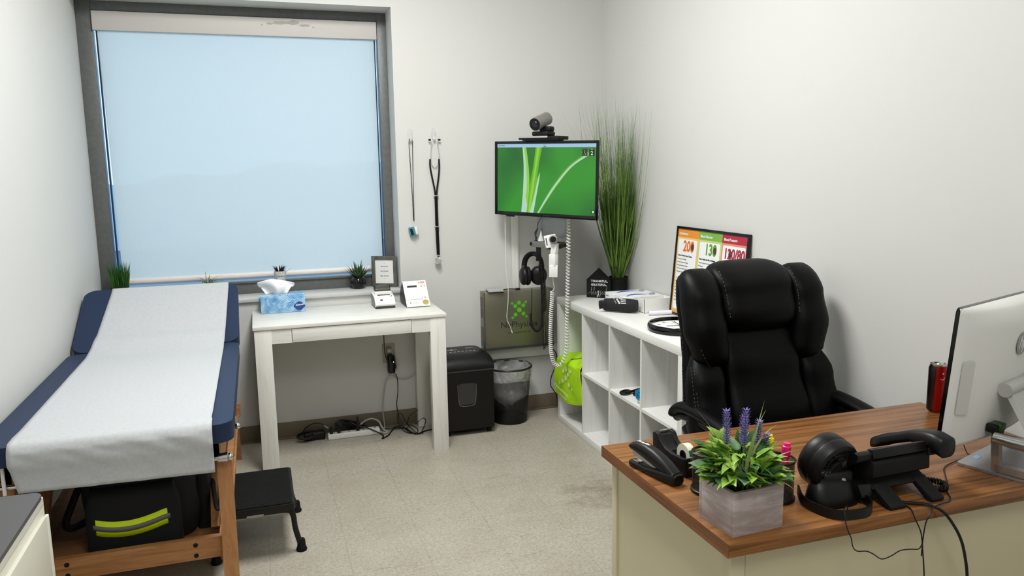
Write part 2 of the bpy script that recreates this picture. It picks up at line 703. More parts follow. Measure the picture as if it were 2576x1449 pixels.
# ------------------------------------------------------------------ roller blind
def blindf(n, N, K):
    tl = N.new('ShaderNodeBsdfTranslucent')
    tl.inputs[0].default_value = (.92, .95, .93, 1)
    df = N.new('ShaderNodeBsdfDiffuse')
    df.inputs[0].default_value = col((206, 216, 218))
    tr = N.new('ShaderNodeBsdfTransparent')
    m1 = N.new('ShaderNodeMixShader')
    m1.inputs[0].default_value = .5
    K.new(df.outputs[0], m1.inputs[1])
    K.new(tl.outputs[0], m1.inputs[2])
    m2 = N.new('ShaderNodeMixShader')
    m2.inputs[0].default_value = .04
    K.new(m1.outputs[0], m2.inputs[1])
    K.new(tr.outputs[0], m2.inputs[2])
    tc_ = N.new('ShaderNodeTexCoord')
    mp = N.new('ShaderNodeMapping')
    mp.inputs['Scale'].default_value = (60, 1, 4)
    K.new(tc_.outputs['Object'], mp.inputs[0])
    nz = N.new('ShaderNodeTexNoise')
    nz.inputs['Scale'].default_value = 6
    K.new(mp.outputs[0], nz.inputs['Vector'])
    r = N.new('ShaderNodeValToRGB')
    r.color_ramp.elements[0].color = (.88, .82, .72, 1)
    r.color_ramp.elements[1].color = (.99, .89, .76, 1)
    K.new(nz.outputs['Fac'], r.inputs[0])
    K.new(r.outputs[0], tl.inputs[0])
    return m2.outputs[0]
BLIND = mixmat('blind_fabric', blindf)
bl = thing('roller_blind', 'white roller blind pulled down over the grey framed window', 'blind', (-.01, YW-.01, 2.3))
b = B().box(-.757, YW-.018, 2.298, .738, YW+.012, 2.398, .004)
STAIN = mat('valance_cloth', (200, 196, 192), .7, bump=(300, .2, .001))
mk('valance', b, STAIN, bl)
def fab(u, v):
    x = -.722+1.44*u+.0*(v)
    xl = -.738+.016*(1-v)
    x = xl+(.722-xl)*u
    return (x, YW+.004+.002*math.sin(u*9)*math.sin(v*4), .955+(2.30-.955)*v)
mk('fabric', B().grid(24, 24, fab), BLIND, bl)
b = B().tube([(-.705, YW+.002, .950), (.725, YW+.002, .950)], .016, 14, flat=(.7, 1))
mk('bottom_bar', b, BAR, bl)
bm_ = B()
random.seed(3)
for cx_, cz_, a_, c_ in ((.20, 2.372, .045, .010), (.27, 2.376, .03, .012), (.14, 2.366, .018, .006), (.33, 2.362, .035, .006), (.38, 2.353, .006, .006), (.10, 2.357, .005, .004)):
    pts = []
    for i in range(18):
        t = 2*PI*i/18
        k = random.uniform(.75, 1.2)
        pts.append((cx_+a_*k*math.cos(t), YW-.0185, cz_+c_*k*math.sin(t)))
    bm_.poly(pts)
mk('stain', bm_, mat('grey_stain', (168, 165, 162), .8), bl, smooth=0)
# ------------------------------------------------------------------ ceiling lights
LGT = mat('lit_diffuser', (240, 240, 236), .5, emit=((255, 252, 244), 3))
for i, (lx, ly) in enumerate(LAMPS):
    t = thing('ceiling_light', ['recessed ceiling light panel over the middle of the room', 'recessed ceiling light panel nearer the door'][i], 'light', (lx, ly, CEIL), 0, 'ceiling light panels')
    fb = B()
    fb.box(lx-.31, ly-.61, CEIL-.02, lx+.31, ly-.585, CEIL)
    fb.box(lx-.31, ly+.585, CEIL-.02, lx+.31, ly+.61, CEIL)
    fb.box(lx-.31, ly-.585, CEIL-.02, lx-.285, ly+.585, CEIL)
    fb.box(lx+.285, ly-.585, CEIL-.02, lx+.31, ly+.585, CEIL)
    mk('frame', fb, WHTM, t)
    mk('diffuser', B().box(lx-.285, ly-.585, CEIL-.012, lx+.285, ly+.585, CEIL-.002), LGT, t)
# cable trunking on the wall behind the screen
b = B().box(1.490, YB-.022, .80, 1.532, YB, 1.62, .002).box(1.520, YB-.026, .80, 1.5235, YB-.022, 1.62)
tag(mk('cable_trunking', b, WHT), 'narrow white upright cable trunking below the wall screen', 'trunking')
b = B().box(1.285, YB-.03, .362, XR-.01, YB, .428, .004).box(1.285, YB-.032, .415, XR-.01, YB-.03, .418)
tag(mk('cable_trunking', b, WHT), 'wide white level cable trunking under the steel wall cabinet', 'trunking')
# ------------------------------------------------------------------ exam table
TX0, TX1, TY0, TYH, TZ = -.825, -.112, 2.548, 3.83, .752
et = thing('exam_table', 'padded navy exam table on beech legs with raised backrest', 'exam table', (-.47, 3.3, 0))
b = B().slab(TX0, TY0, TX1, TYH-.004, TZ-.062, TZ, .055, .022, 5, n=8)
b.tube([(TX1-.004, TY0+.07, TZ-.012)]+[(TX1-.059+.055*math.cos(a), TY0+.059-.055*math.sin(a), TZ-.012) for a in [PI*.5*i/8 for i in range(9)]]+[(-.172, TY0+.004, TZ-.012)], .0022, 5)
mk('seat_cushion', b, NAVY, et, smooth=50)
AB = math.radians(27.2)
mb = Matrix.Translation((0, TYH, TZ)) @ Matrix.Rotation(AB, 4, 'X') @ Matrix.Translation((0, -TYH, -TZ))
b = B().slab(TX0+.002, TYH+.004, TX1, TYH+.49, TZ-.062, TZ, .06, .016, 4, mb, n=8)
mk('back_cushion', b, NAVY, et, smooth=50)
b = B()
b.box(TX0+.05, TY0+.05, .62, TX0+.075, TYH-.02, .69).box(TX1-.075, TY0+.05, .62, TX1-.05, TYH-.02, .69)
b.box(TX0+.05, TY0+.05, .62, TX1-.05, TY0+.075, .69).box(TX0+.05, TYH-.045, .62, TX1-.05, TYH-.02, .69)
mk('frame', b, BEECH, et)
def leg(x, y0, z0, y1, z1, w=.046, d=.03):
    b = B()
    a = Vector((x, y0, z0))
    c = Vector((x, y1, z1))
    dr = (c-a).normalized()
    s_ = Vector((1, 0, 0))
    u = dr.cross(s_)
    rg = []
    for p in (a, c):
        rg.append([p-s_*w/2-u*d/2, p+s_*w/2-u*d/2, p+s_*w/2+u*d/2, p-s_*w/2+u*d/2])
    b.loft(rg)
    return b
for x, y0, y1 in ((-.148, 2.62, 2.53), (-.770, 2.62, 2.53), (-.178, 4.10, 4.32), (-.770, 4.10, 4.32)):
    b = leg(x, y0, .625, y1, 0)
    mk('leg', b, BEECH, et)
for x in (-.200, -.735):
    mk('brace', leg(x, 3.02, .62, 2.75, .32, .028, .034), BEECH, et)
RY, RZ = 2.615, .318
b = B().box(-.795, RY-.012, RZ-.035, -.140, RY+.014, RZ+.038, .003)
mk('rail', b, BEECHX, et)
b = B().box(-.795, 4.16, RZ-.035, -.140, 4.186, RZ+.038, .003)
mk('rail', b, BEECHX, et)
b = B()
for x in (-.63, -.255):
    for z in (RZ+.018, RZ-.018):
        b.cyl((x, RY-.0135, z), (x, RY-.011, z), .0075, 12)
mks('bolt', b, BLKM, et)
b = B().box(-.78, RY+.014, .280, -.15, 4.16, .297)
for i in range(2):
    x = (-.76, -.17)[i]
    b.box(x-.013, RY+.014, .280, x+.013, 4.16, .343)
mk('shelf', b, BEECHX, et)
b = B()
b.tube([(-.235, TY0+.03, .632), (-.135, TY0+.03, .632)], .008, 8)
b.tube([(-.165, TY0+.03, .632), (-.135, TY0+.03, .632)], [.014, .017], 12)
b.tube([(-.845+.02, TY0+.03, .618), (-.70, TY0+.03, .618)], .006, 8)
b.ball((-.128, TY0+.03, .632), .012, 6)
b.box(-.116, 2.78, .655, -.108, 2.795, .70, .002).ball((-.106, 2.78, .668), .011, 6)
mks('clamp', b, STEEL, et)
b = B().cyl((-.19, TY0+.028, .69), (-.186, TY0+.018, .612), .0055, 8).cyl((-.765, TY0+.028, .69), (-.762, TY0+.018, .600), .0055, 8)
mks('cord_peg', b, WHT, et)
# paper on the table
PW = [(2.536, .608, 0), (2.538, .65, 0), (2.531, .69, 0), (2.531, .715, 0), (2.533, .735, 0), (2.541, .750, 0), (2.556, .7600, 0), (2.59, .7615, 0), (2.64, .759, 0)]
yy = 2.64
while yy < 3.66:
    yy += .05
    PW.append((yy, .757, 0))
PW += [(3.74, .762, 0), (3.80, .776, .1), (3.86, .798, .2)]
for k in range(1, 8):
    t = .06+k*.053
    PW.append((TYH+t*math.cos(AB), TZ+.006+t*math.sin(AB), t/.45))
e = PW[-1]
PW += [(TYH+.46*math.cos(AB), TZ+.006+.46*math.sin(AB), 1), (TYH+.487*math.cos(AB), TZ+.003+.487*math.sin(AB), 1), (TYH+.497*math.cos(AB)+.004, TZ-.01+.49*math.sin(AB), 1), (TYH+.53*math.cos(AB), TZ-.10+.49*math.sin(AB), 1)]
PWs = smoothpath([(p[2], p[0], p[1]) for p in PW], 3)
random.seed(2)
from mathutils import noise as NZ
def paper(u, v):
    i = min(int(u*(len(PWs)-1)), len(PWs)-1)
    s_, y, z = PWs[i]
    s_ = max(0, min(1, s_))
    x0 = -.738+.038*s_
    x1 = -.176+.020*s_
    x = x0+(x1-x0)*v
    w = NZ.noise(Vector((x*7, y*7, z*7)))*.0022
    if y < 2.60:
        w += NZ.noise(Vector((x*16+z*12, z*9, 3)))*.005*(1-min(1, max(0, (z-.70)/.06))) + .003*math.sin(x*30+z*60)*(1 if .66 < z < .74 else .3)
        x += (.020*(1-v))*max(0, (.70-z)/.09)+.003*v
        if z < .66:
            y -= .004
        return (x, y-abs(w), z+(v-.5)*-.008*max(0, (.72-z)/.09))
    return (x, y, z+abs(w)*.6+.0015)
b = B().grid(len(PWs)-1, 40, paper)
tag(mk('exam_paper', b, PAPER, smooth=80, solid=.0006), 'white paper sheet running down the navy exam table', 'paper sheet')
# ------------------------------------------------------------------ medic bag on the table shelf
bg_ = thing('duffel_bag', 'dark navy kit bag with lime reflective stripe under the exam table', 'bag', (-.44, 2.95, .298))
rings = []
for i in range(17):
    z = .298+(.635-.298)*i/16
    t = i/16
    k = min(1, .90+.5*t) if t < .2 else 1-.10*max(0, (t-.6)/.4)**2
    f = 1 if t < .82 else math.sqrt(max(.05, 1-((t-.82)/.2)**2))
    rings.append(sup(-.43+.006*math.sin(t*9), 2.955, z, .185*k*(.7+.3*f), .215*k*(.6+.4*f), 5, 48))
mk('body', B().loft(rings), BAGM, bg_, smooth=60)
rings = []
for i in range(9):
    t = i/8
    z = .3+.22*t
    k = 1-.12*max(0, t-.7)/.3
    rings.append(sup(-.448, 2.745, z, .145*k, .040*(1 if t < .9 else .5), 6, 40))
mk('front_pocket', B().loft(rings), BAGM, bg_, smooth=60)
rings = [sup(-.238, 2.96, .3+.25*i/8, .030, .15, 4, 32) for i in range(9)]
mk('side_pocket', B().loft(rings), BAGM, bg_, smooth=60)
def stripe(z0, z1, off):
    return lambda u, v: (-.574+.246*u, 2.7045+.012*abs(2*u-1)**6-off, z0+(z1-z0)*v-.020*math.sin(PI*min(1, u*1.12))+.006*u)
mk('reflective_stripe', B().grid(24, 2, stripe(.376, .430, .003)), LIME, bg_, solid=.002, label='lime stripe')
mk('grey_stripe', B().grid(24, 1, stripe(.394, .411, .0055)), GRYREF, bg_, solid=.0015, label='grey band in the lime stripe')
mk('handle_strap', B().tube(smoothpath([(-.585, 2.90, .55), (-.615, 2.87, .52), (-.655, 2.82, .43), (-.668, 2.80, .385), (-.645, 2.80, .372), (-.595, 2.83, .385)], 6), .014, 8, flat=(1, .7)), BLKM, bg_)
b = B().tube(smoothpath([(-.25, 3.0, .55), (-.215, 2.93, .50), (-.20, 2.80, .43), (-.188, 2.72, .40), (-.178, 2.76, .415), (-.17, 2.9, .5)], 6), .008, 6, flat=(1, .5))
mk('shoulder_strap', b, BLKM, bg_)
# ------------------------------------------------------------------ step stool
ss = thing('step_stool', 'low black metal step stool beside the exam table leg', 'step stool', (-.07, 3.3, 0))
b = B().slab(-.232, 3.085, .078, 3.500, .200, .226, .02, .006, 3)
mk('platform', b, BLK, ss)
GROOVE = mat('ribbed_rubber', (9, 9, 10), .8, spec=.3)
b = B().slab(-.222, 3.095, .068, 3.490, .226, .2295, .015)
for i in range(36):
    y = 3.10+i*.0108
    b.box(-.219, y, .2295, .065, y+.005, .2305)
mk('rubber_mat', b, GROOVE, ss)
for sx_ in (0, 1):
    for sy_ in (0, 1):
        X0, X1 = ((-.20, -.235) if sx_ == 0 else (.045, .094))
        Y0, Y1 = ((3.12, 3.135) if sy_ == 0 else (3.465, 3.525))
        xi = (X0+.09) if sx_ == 0 else (X0-.09)
        P = smoothpath([(xi, Y0, .190), (X0, Y0, .188), (X0+(X1-X0)*.45, Y0, .166), (X0+(X1-X0)*.6, (Y0+Y1)/2, .10), (X1, Y1, .012)], 6)
        l = mk('leg', B().tube(P, .0115, 10), BLK, ss)
        b = B().lathe([(.021, 0), (.022, .008), (.017, .02), (.0155, .045), (.013, .05)], 16, Matrix.Translation((X1, Y1, 0)))
        mk('rubber_foot', b, RUB, l)
# ------------------------------------------------------------------ filing cabinet at the left edge
fc = thing('filing_cabinet', 'low white steel cabinet with dark grey top at the left edge', 'cabinet', (-.71, 2.1, 0))
CX1, CY0, CY1, CZ = -.594, 1.80, 2.312, .69
mk('body', B().box(XL+.012, CY0, .0, CX1-.004, CY1, CZ-.03, .004), mat('cabinet_white', (216, 214, 200), .4), fc)
GTOP = mat('grey_laminate', (84, 84, 86), .5)
mk('top', B().slab(XL+.012, CY0, CX1-.002, CY1+.002, CZ-.012, CZ, .03, .003), GTOP, fc)
mk('rim', B().slab(XL+.012, CY0+.002, CX1-.002, CY1, CZ-.03, CZ-.012, .012, .002), mat('cabinet_rim', (214, 212, 200), .4), fc)
dr = mk('drawer', B().box(CX1-.004, CY0+.01, .36, CX1+.008, CY1-.035, CZ-.055, .003), mat('drawer_white', (212, 210, 196), .4), fc)
mk('side_flange', B().box(CX1-.003, CY1-.033, .02, CX1+.006, CY1-.003, CZ-.062, .002), mat('pull_white', (212, 210, 196), .45), dr)
mk('drawer', B().box(CX1-.004, CY0+.01, .03, CX1+.008, CY1-.035, .352, .003), mat('drawer_white_low', (212, 210, 196), .4), fc)
b = B().lathe([(.045, 0), (.046, .002), (.045, .004)], 32, Matrix.Translation((-.672, 1.985, CZ)))
tag(mk('coaster', b, mat('smoked_disc', (52, 52, 52), .3)), 'thin dark round coaster on the grey cabinet top', 'coaster')
# ------------------------------------------------------------------ white writing desk
wd = thing('writing_desk', 'whitewashed wooden writing desk under the window', 'desk', (.45, 4.3, 0))
DX0, DX1, DY0, DY1, DZ = -.052, .949, 4.056, 4.556, .769
mk('desktop', B().box(DX0, DY0, DZ-.018, DX1, DY1, DZ, .0012), WOODWX, wd)
lw, ld = .084, .05
for x in (DX0+.006, DX1-.006-lw):
    for y in (DY0+.006, DY1-.006-ld):
        mk('leg', B().box(x, y, 0, x+lw, y+ld, DZ-.018, .001), WOODW, wd)
b = B().box(DX0+.006+lw, DY0+.008, .675, .137, DY0+.026, DZ-.018).box(.757, DY0+.008, .675, DX1-.006-lw, DY0+.026, DZ-.018)
mks('apron', b, WOODWX, wd)
mk('drawer', B().box(.1395, DY0+.006, .676, .7545, DY0+.4, DZ-.0215, .001), WOODWX, wd)
b = B().box(DX0+.03, DY0+.056, .675, DX0+.048, DY1-.056, DZ-.018).box(DX1-.048, DY0+.056, .675, DX1-.03, DY1-.056, DZ-.018)
mks('side_apron', b, WOODW, wd)
mk('back_apron', B().box(DX0+.09, DY1-.024, .675, DX1-.09, DY1-.006, DZ-.018), WOODWX, wd)
# tissue box
def marbl():
    m = bpy.data.materials.new('blue_marbling')
    m.use_nodes = True
    n = m.node_tree
    N, K = n.nodes, n.links
    t = N.new('ShaderNodeTexCoord')
    mp = N.new('ShaderNodeMapping')
    mp.inputs['Scale'].default_value = (1, 1, 1.3)
    mp.inputs['Rotation'].default_value = (0, .5, 0)
    K.new(t.outputs['Object'], mp.inputs[0])
    nw = N.new('ShaderNodeTexNoise')
    nw.inputs['Scale'].default_value = 11
    nw.inputs['Detail'].default_value = 1
    K.new(t.outputs['Object'], nw.inputs['Vector'])
    sp = N.new('ShaderNodeSeparateXYZ')
    K.new(mp.outputs[0], sp.inputs[0])
    def MM(op, a, b_=None, c_=None):
        q_ = N.new('ShaderNodeMath')
        q_.operation = op
        for i, v_ in enumerate((a, b_, c_)):
            if v_ is None:
                continue
            if isinstance(v_, (int, float)):
                q_.inputs[i].default_value = v_
            else:
                K.new(v_, q_.inputs[i])
        return q_.outputs[0]
    hump = MM('ABSOLUTE', MM('SINE', MM('MULTIPLY_ADD', nw.outputs['Fac'], 5.0, MM('MULTIPLY', sp.outputs['X'], 118))))
    ph_ = MM('MULTIPLY_ADD', hump, .0105, MM('MULTIPLY_ADD', nw.outputs['Fac'], .09, MM('MULTIPLY_ADD', sp.outputs['X'], .35, sp.outputs['Z'])))
    w = N.new('ShaderNodeMath')
    w.operation = 'SINE'
    q = N.new('ShaderNodeMath')
    q.operation = 'MULTIPLY'
    q.inputs[1].default_value = 760
    K.new(ph_, q.inputs[0])
    K.new(q.outputs[0], w.inputs[0])
    nz = N.new('ShaderNodeTexNoise')
    nz.inputs['Scale'].default_value = 16
    nz.inputs['Distortion'].default_value = 1.5
    K.new(t.outputs['Object'], nz.inputs['Vector'])
    a = N.new('ShaderNodeMath')
    a.operation = 'MULTIPLY_ADD'
    a.inputs[1].default_value = .20
    K.new(w.outputs[0], a.inputs[0])
    K.new(nz.outputs['Fac'], a.inputs[2])
    r = N.new('ShaderNodeValToRGB')
    e = r.color_ramp.elements
    e[0].position, e[0].color = .22, col((46, 112, 176))
    e[1].position, e[1].color = .80, col((206, 228, 238))
    k = e.new(.42)
    k.color = col((110, 168, 214))
    k = e.new(.6)
    k.color = col((160, 202, 228))
    K.new(a.outputs[0], r.inputs[0])
    K.new(r.outputs[0], N['Principled BSDF'].inputs['Base Color'])
    N['Principled BSDF'].inputs['Roughness'].default_value = .35
    return m
tb = thing('tissue_box', 'blue marbled tissue box with a white tissue pulled up', 'tissue box', (.113, 4.49, DZ))
mk('carton', B().box(-.005, 4.432, DZ+.001, .232, 4.548, DZ+.100, .001), marbl(), tb)
mk('opening', B().prism([(.04+.09*math.cos(a)+.04, 4.49+.022*math.sin(a)) for a in [2*PI*i/24 for i in range(24)]], DZ+.1, DZ+.1012), mat('slot_film', (150, 165, 180), .2), tb)
def tis(u, v):
    x = .083+(u-.5)*(.11+.09*min(1, v*1.3))
    z = DZ+.099+v*(.088-.055*abs(u-.38)**1.2*(1 if v > .5 else .3))
    y = 4.49+.018*math.sin(u*9)*(.3+.7*(1-v))+.012*math.sin(u*5+v*4)
    return (x, y, z)
mk('tissue', B().grid(24, 14, tis), TISS, tb, smooth=80, solid=.0006)
b = B().prism([(.028*math.cos(a)*(1+.12*math.cos(4*a)), .024*math.sin(a)*(1+.05*math.cos(4*a))) for a in [2*PI*i/32 for i in range(32)]], 0, .0008, m=fr((.200, 4.4318, DZ+.034), (1, 0, 0), (0, 0, 1)))
mk('crest', b, mat('crest_blue', (28, 64, 134), .35), tb)
mk('lettering', B().text('Kleenex', .0145, fr((.179, 4.4308, DZ+.034), (1, 0, .12), (0, 0, 1)), shear=.3, bold=.0003), TXTW, tb, smooth=0)
# receipt printer
pr = thing('label_printer', 'small white label printer with a dark paper cover', 'printer', (.664, 4.42, DZ))
def prof(x0, x1, pts):
    return Matrix(((0, 0, 1, x0), (1, 0, 0, 0), (0, 1, 0, 0), (0, 0, 0, 1))), pts, x1-x0
m_, p_, L_ = prof(.608, .722, [(4.345, DZ+.008), (4.50, DZ+.008), (4.50, DZ+.076), (4.455, DZ+.076), (4.372, DZ+.062), (4.332, DZ+.026)])
mk('housing', B().prism(p_, 0, L_, .004, 3, m_), WHT, pr)
mk('base', B().box(.610, 4.340, DZ+.001, .720, 4.500, DZ+.024, .004), DGREY, pr)
for x in (.6075, .7225):
    mm, pp, ll = prof(x-.0006, x+.0006, [(4.350, DZ+.014), (4.495, DZ+.014), (4.495, DZ+.070), (4.458, DZ+.070), (4.378, DZ+.056), (4.345, DZ+.028)])
    mk('side_cheek', B().prism(pp, 0, ll, 0, 1, mm), mat('cheek_grey', (128, 128, 126), .5), pr)
cv = mk('roll_cover', B().cyl((.624, 4.452, DZ+.083), (.706, 4.452, DZ+.083), .033, 28), mat('smoked_cover', (70, 70, 60), .18), pr)
b = B().cyl((.621, 4.452, DZ+.083), (.6255, 4.452, DZ+.083), .0345, 28).cyl((.7045, 4.452, DZ+.083), (.709, 4.452, DZ+.083), .0345, 28)
mks('cover_rim', b, BLK, cv)
mk('cradle', B().box(.617, 4.41, DZ+.06, .713, 4.49, DZ+.088, .004), WHT, pr)
mk('paper_slot', B().box(.630, 4.3995, DZ+.0665, .702, 4.402, DZ+.0715), DGREY, pr)
sl = math.atan2(.036, .04)
mm = fr((.638, 4.3545, DZ+.0482), (1, 0, 0), (0, .74, .67))
b = B().box(0, -.006, 0, .014, .004, .0008, m=mm)
mk('emblem', b, mat('dark_red_print', (110, 12, 30), .5), pr)
b = B().ball((.705, 4.374, DZ+.0655), .0028, 6).ball((.695, 4.374, DZ+.0655), .0015, 6)
mks('button', b, TXTG, pr)
# analyser
an = thing('blood_analyser', 'white wedge analyser with a small display and gold seal', 'analyser', (.848, 4.42, DZ))
m_, p_, L_ = prof(.780, .916, [(4.308, DZ+.001), (4.515, DZ+.001), (4.53, DZ+.055), (4.445, DZ+.132), (4.434, DZ+.132)])
mk('housing', B().prism(p_, 0, L_, .002, 2, m_), DGREY, an)
AN0 = Vector((.780, 4.3065, DZ+.004))
up = Vector((0, 4.434-4.308, .131)).normalized()
ma = fr(AN0, (1, 0, 0), up)
HL = .181
mk('front_panel', B().box(0, 0, -.002, .136, HL, .003, .0015, m=ma), WHT, an)
mk('display', B().box(.022, .133, .003, .078, .146, .0038, m=ma), mat('lcd_dark', (52, 56, 52), .25), an)
b = B().box(0, .0475, .003, .098, .0495, .0034, m=ma).box(.098, .0475, .003, .0995, .070, .0034, m=ma).box(.098, .131, .003, .0990, .151, .0034, m=ma).box(.1140, .131, .003, .1148, .151, .0034, m=ma)
mks('seam', b, TXTG, an)
mk('lettering', B().text('LDX', .016, fr(ma @ Vector((.090, .160, .0032)), (1, 0, 0), up), bold=.0004, xs=1.2), mat('red_print', (170, 22, 34), .5), an, smooth=0)
b = B().text('CHOLESTEROL', .0052, fr(ma @ Vector((.034, .029, .0032)), (1, 0, 0), up)).text('ANALYZER SYSTEM', .0048, fr(ma @ Vector((.034, .021, .0032)), (1, 0, 0), up))
b.text('STOP', .004, fr(ma @ Vector((.100, .1475, .0032)), (1, 0, 0), up)).text('RUN', .004, fr(ma @ Vector((.118, .1475, .0032)), (1, 0, 0), up)).disc(.003, 12, ma @ Matrix.Translation((.105, .138, .0034))).disc(.003, 12, ma @ Matrix.Translation((.123, .138, .0034)))
b.disc(.0045, 16, ma @ Matrix.Translation((.025, .026, .0033))).text('DATA', .004, fr(ma @ Vector((.108, .064, .0032)), (1, 0, 0), up)).box(.112, .056, .003, .118, .060, .0033, m=ma)
mk('markings', b, TXTG, an, smooth=0)
mk('seal', B().lathe([(.017, 0), (.0175, .0004), (.017, .0008)], 32, ma @ Matrix.Translation((.112, .026, .003))), mat('gold_seal', (176, 158, 88), .35, .5, bump=(300, .6, .001)), an)
tag(mk('data_cable', B().tube(smoothpath([(.722, 4.47, DZ+.03), (.74, 4.48, DZ+.028), (.76, 4.475, DZ+.012), (.782, 4.485, DZ+.012)], 5), .0018, 6), SILV), 'thin grey cable between the label printer and the analyser', 'cable')
# ------------------------------------------------------------------ plants and frame on the sill
SZ = .842
gp = thing('potted_grass', 'bushy artificial grass in a pot at the left end of the sill', 'plant', (-.728, 4.66, SZ))
mk('pot', B().slab(-.772, 4.617, -.683, 4.703, SZ, SZ+.085, .008, .002), WHTM, gp)
mk('soil', B().box(-.769, 4.62, SZ+.08, -.686, 4.70, SZ+.095, .003), SOIL, gp)
GR1 = leafmat('grass_green', (52, 104, 30), (26, 66, 18))
b = B()
random.seed(11)
for i in range(230):
    x = -.728+random.uniform(-.038, .038)
    y = 4.66+random.uniform(-.036, .036)
    dx = (x+.728)*3.2+random.uniform(-.22, .22)
    blade(b, (x, y, SZ+.088), (dx*.6, (y-4.66)*3+random.uniform(-.2, .2)*.6, 1), random.uniform(.09, .155), random.uniform(.0018, .0036), random.uniform(0, .5), 5, random.uniform(0, 3))
mk('foliage', b, GR1, gp, smooth=80)
ap = thing('air_plant', 'pale green curly air plant on the sill behind the backrest', 'plant', (-.275, 4.65, SZ))
mk('pot', B().lathe([(.02, 0), (.032, .02), (.034, .05), (.026, .078), (.022, .078), (.02, .06)], 20, Matrix.Translation((-.275, 4.65, SZ))), WHTM, ap)
b = B()
random.seed(4)
for i in range(46):
    a = random.uniform(0, 2*PI)
    k = random.uniform(.35, 1)
    blade(b, (-.275+.008*math.cos(a), 4.65+.008*math.sin(a), SZ+.076), (math.cos(a)*k, math.sin(a)*k, 1.1), random.uniform(.07, .13), random.uniform(.0022, .004), random.uniform(1.6, 3.8), 9, random.uniform(-.3, .3))
b.tube([(-.285, 4.65, SZ+.10), (-.289, 4.65, SZ+.155)], [.0025, .001], 5)
mk('foliage', b, leafmat('air_plant_green', (136, 150, 104), (96, 118, 76)), ap, smooth=80)
ca = thing('potted_succulent', 'dark spiky succulent in a speckled grey stone pot', 'plant', (.112, 4.65, SZ))
mk('pot', B().lathe([(.024, 0), (.028, .06), (.029, .108), (.0335, .110), (.0345, .135), (.030, .136), (.028, .12), (.0, .118)], 24, Matrix.Translation((.112, 4.65, SZ)), False), mat('speckled_stone', (202, 201, 196), .7, var=(170, (120, 120, 116), .52, .6)), ca)
b = B()
random.seed(8)
for i in range(34):
    a = random.uniform(0, 2*PI)
    k = random.uniform(.1, .8)
    blade(b, (.112+.012*math.cos(a), 4.65+.012*math.sin(a), SZ+.122), (math.cos(a)*k, math.sin(a)*k, 1), random.uniform(.035, .06), .0052, .2, 4, random.uniform(-.4, .4), .5)
blade(b, (.13, 4.65, SZ+.125), (1, -.1, .35), .06, .006, -.5, 5)
mk('foliage', b, mat('near_black_leaf', (14, 15, 13), .5), ca, smooth=80)
al = thing('potted_aloe', 'green spiky aloe in a round glossy black pot', 'plant', (.560, 4.688, SZ))
mk('pot', B().lathe([(.024, 0), (.034, .006), (.044, .024), (.046, .04), (.041, .058), (.031, .068), (.029, .070), (.027, .064), (0, .060)], 32, Matrix.Translation((.560, 4.688, SZ)), False), BLKG, al)
b = B()
random.seed(21)
for i in range(30):
    a = 2.4*i
    k = .15+i*.045
    Lf = random.uniform(.075, .105)*(1 if i > 6 else 1.15)
    blade(b, (.560+.010*math.cos(a), 4.688+.006*math.sin(a), SZ+.062), (math.cos(a)*k, math.sin(a)*k*.6, 1), Lf, .0095, -.15 if i % 3 else .5, 6, random.uniform(-.3, .3), .45)
mk('foliage', b, leafmat('aloe_green', (58, 92, 40), (22, 48, 24), .35, 30), al, smooth=80)
FL, FRt = Vector((.6465, 4.715, SZ)), Vector((.7855, 4.640, SZ))
fx = (FRt-FL).normalized()
fu = Vector((0, 0, 1))
mf = fr(FL, fx, fu)
fw_ = (FRt-FL).length
pf = thing('picture_frame', 'small grey wooden frame reading be good, do good, feel good', 'picture frame', FL)
b = B()
T = .022
H = .188
b.box(0, 0, -.012, T, H, 0, .001, m=mf).box(fw_-T, 0, -.012, fw_, H, 0, .001, m=mf).box(T, 0, -.012, fw_-T, T, 0, .001, m=mf).box(T, H-T, -.012, fw_-T, H, 0, .001, m=mf)
mk('frame', b, wood('grey_stained_wood', (104, 102, 94), (84, 83, 76), (60, 60, 54), 7, (6, 6, 1)), pf)
mk('print', B().box(T-.001, T-.001, -.01, fw_-T+.001, H-T+.001, -.006, m=mf), mat('print_paper', (226, 226, 224), .6), pf)
b = B()
for i, tx in enumerate(('BE GOOD', 'DO GOOD', 'FEEL GOOD')):
    b.text(tx, .0085, mf @ Matrix.Translation((fw_/2, .122-.029*i, -.0058)), 'CENTER', bold=.00035, spacing=1.25, ext=.0001)
    b.box(fw_/2-.006, .110-.029*i, -.006, fw_/2+.006, .1107-.029*i, -.0057, m=mf)
b.box(fw_/2-.006, .142, -.006, fw_/2+.006, .1427, -.0057, m=mf)
mk('lettering', b, TXTK, pf, smooth=0)
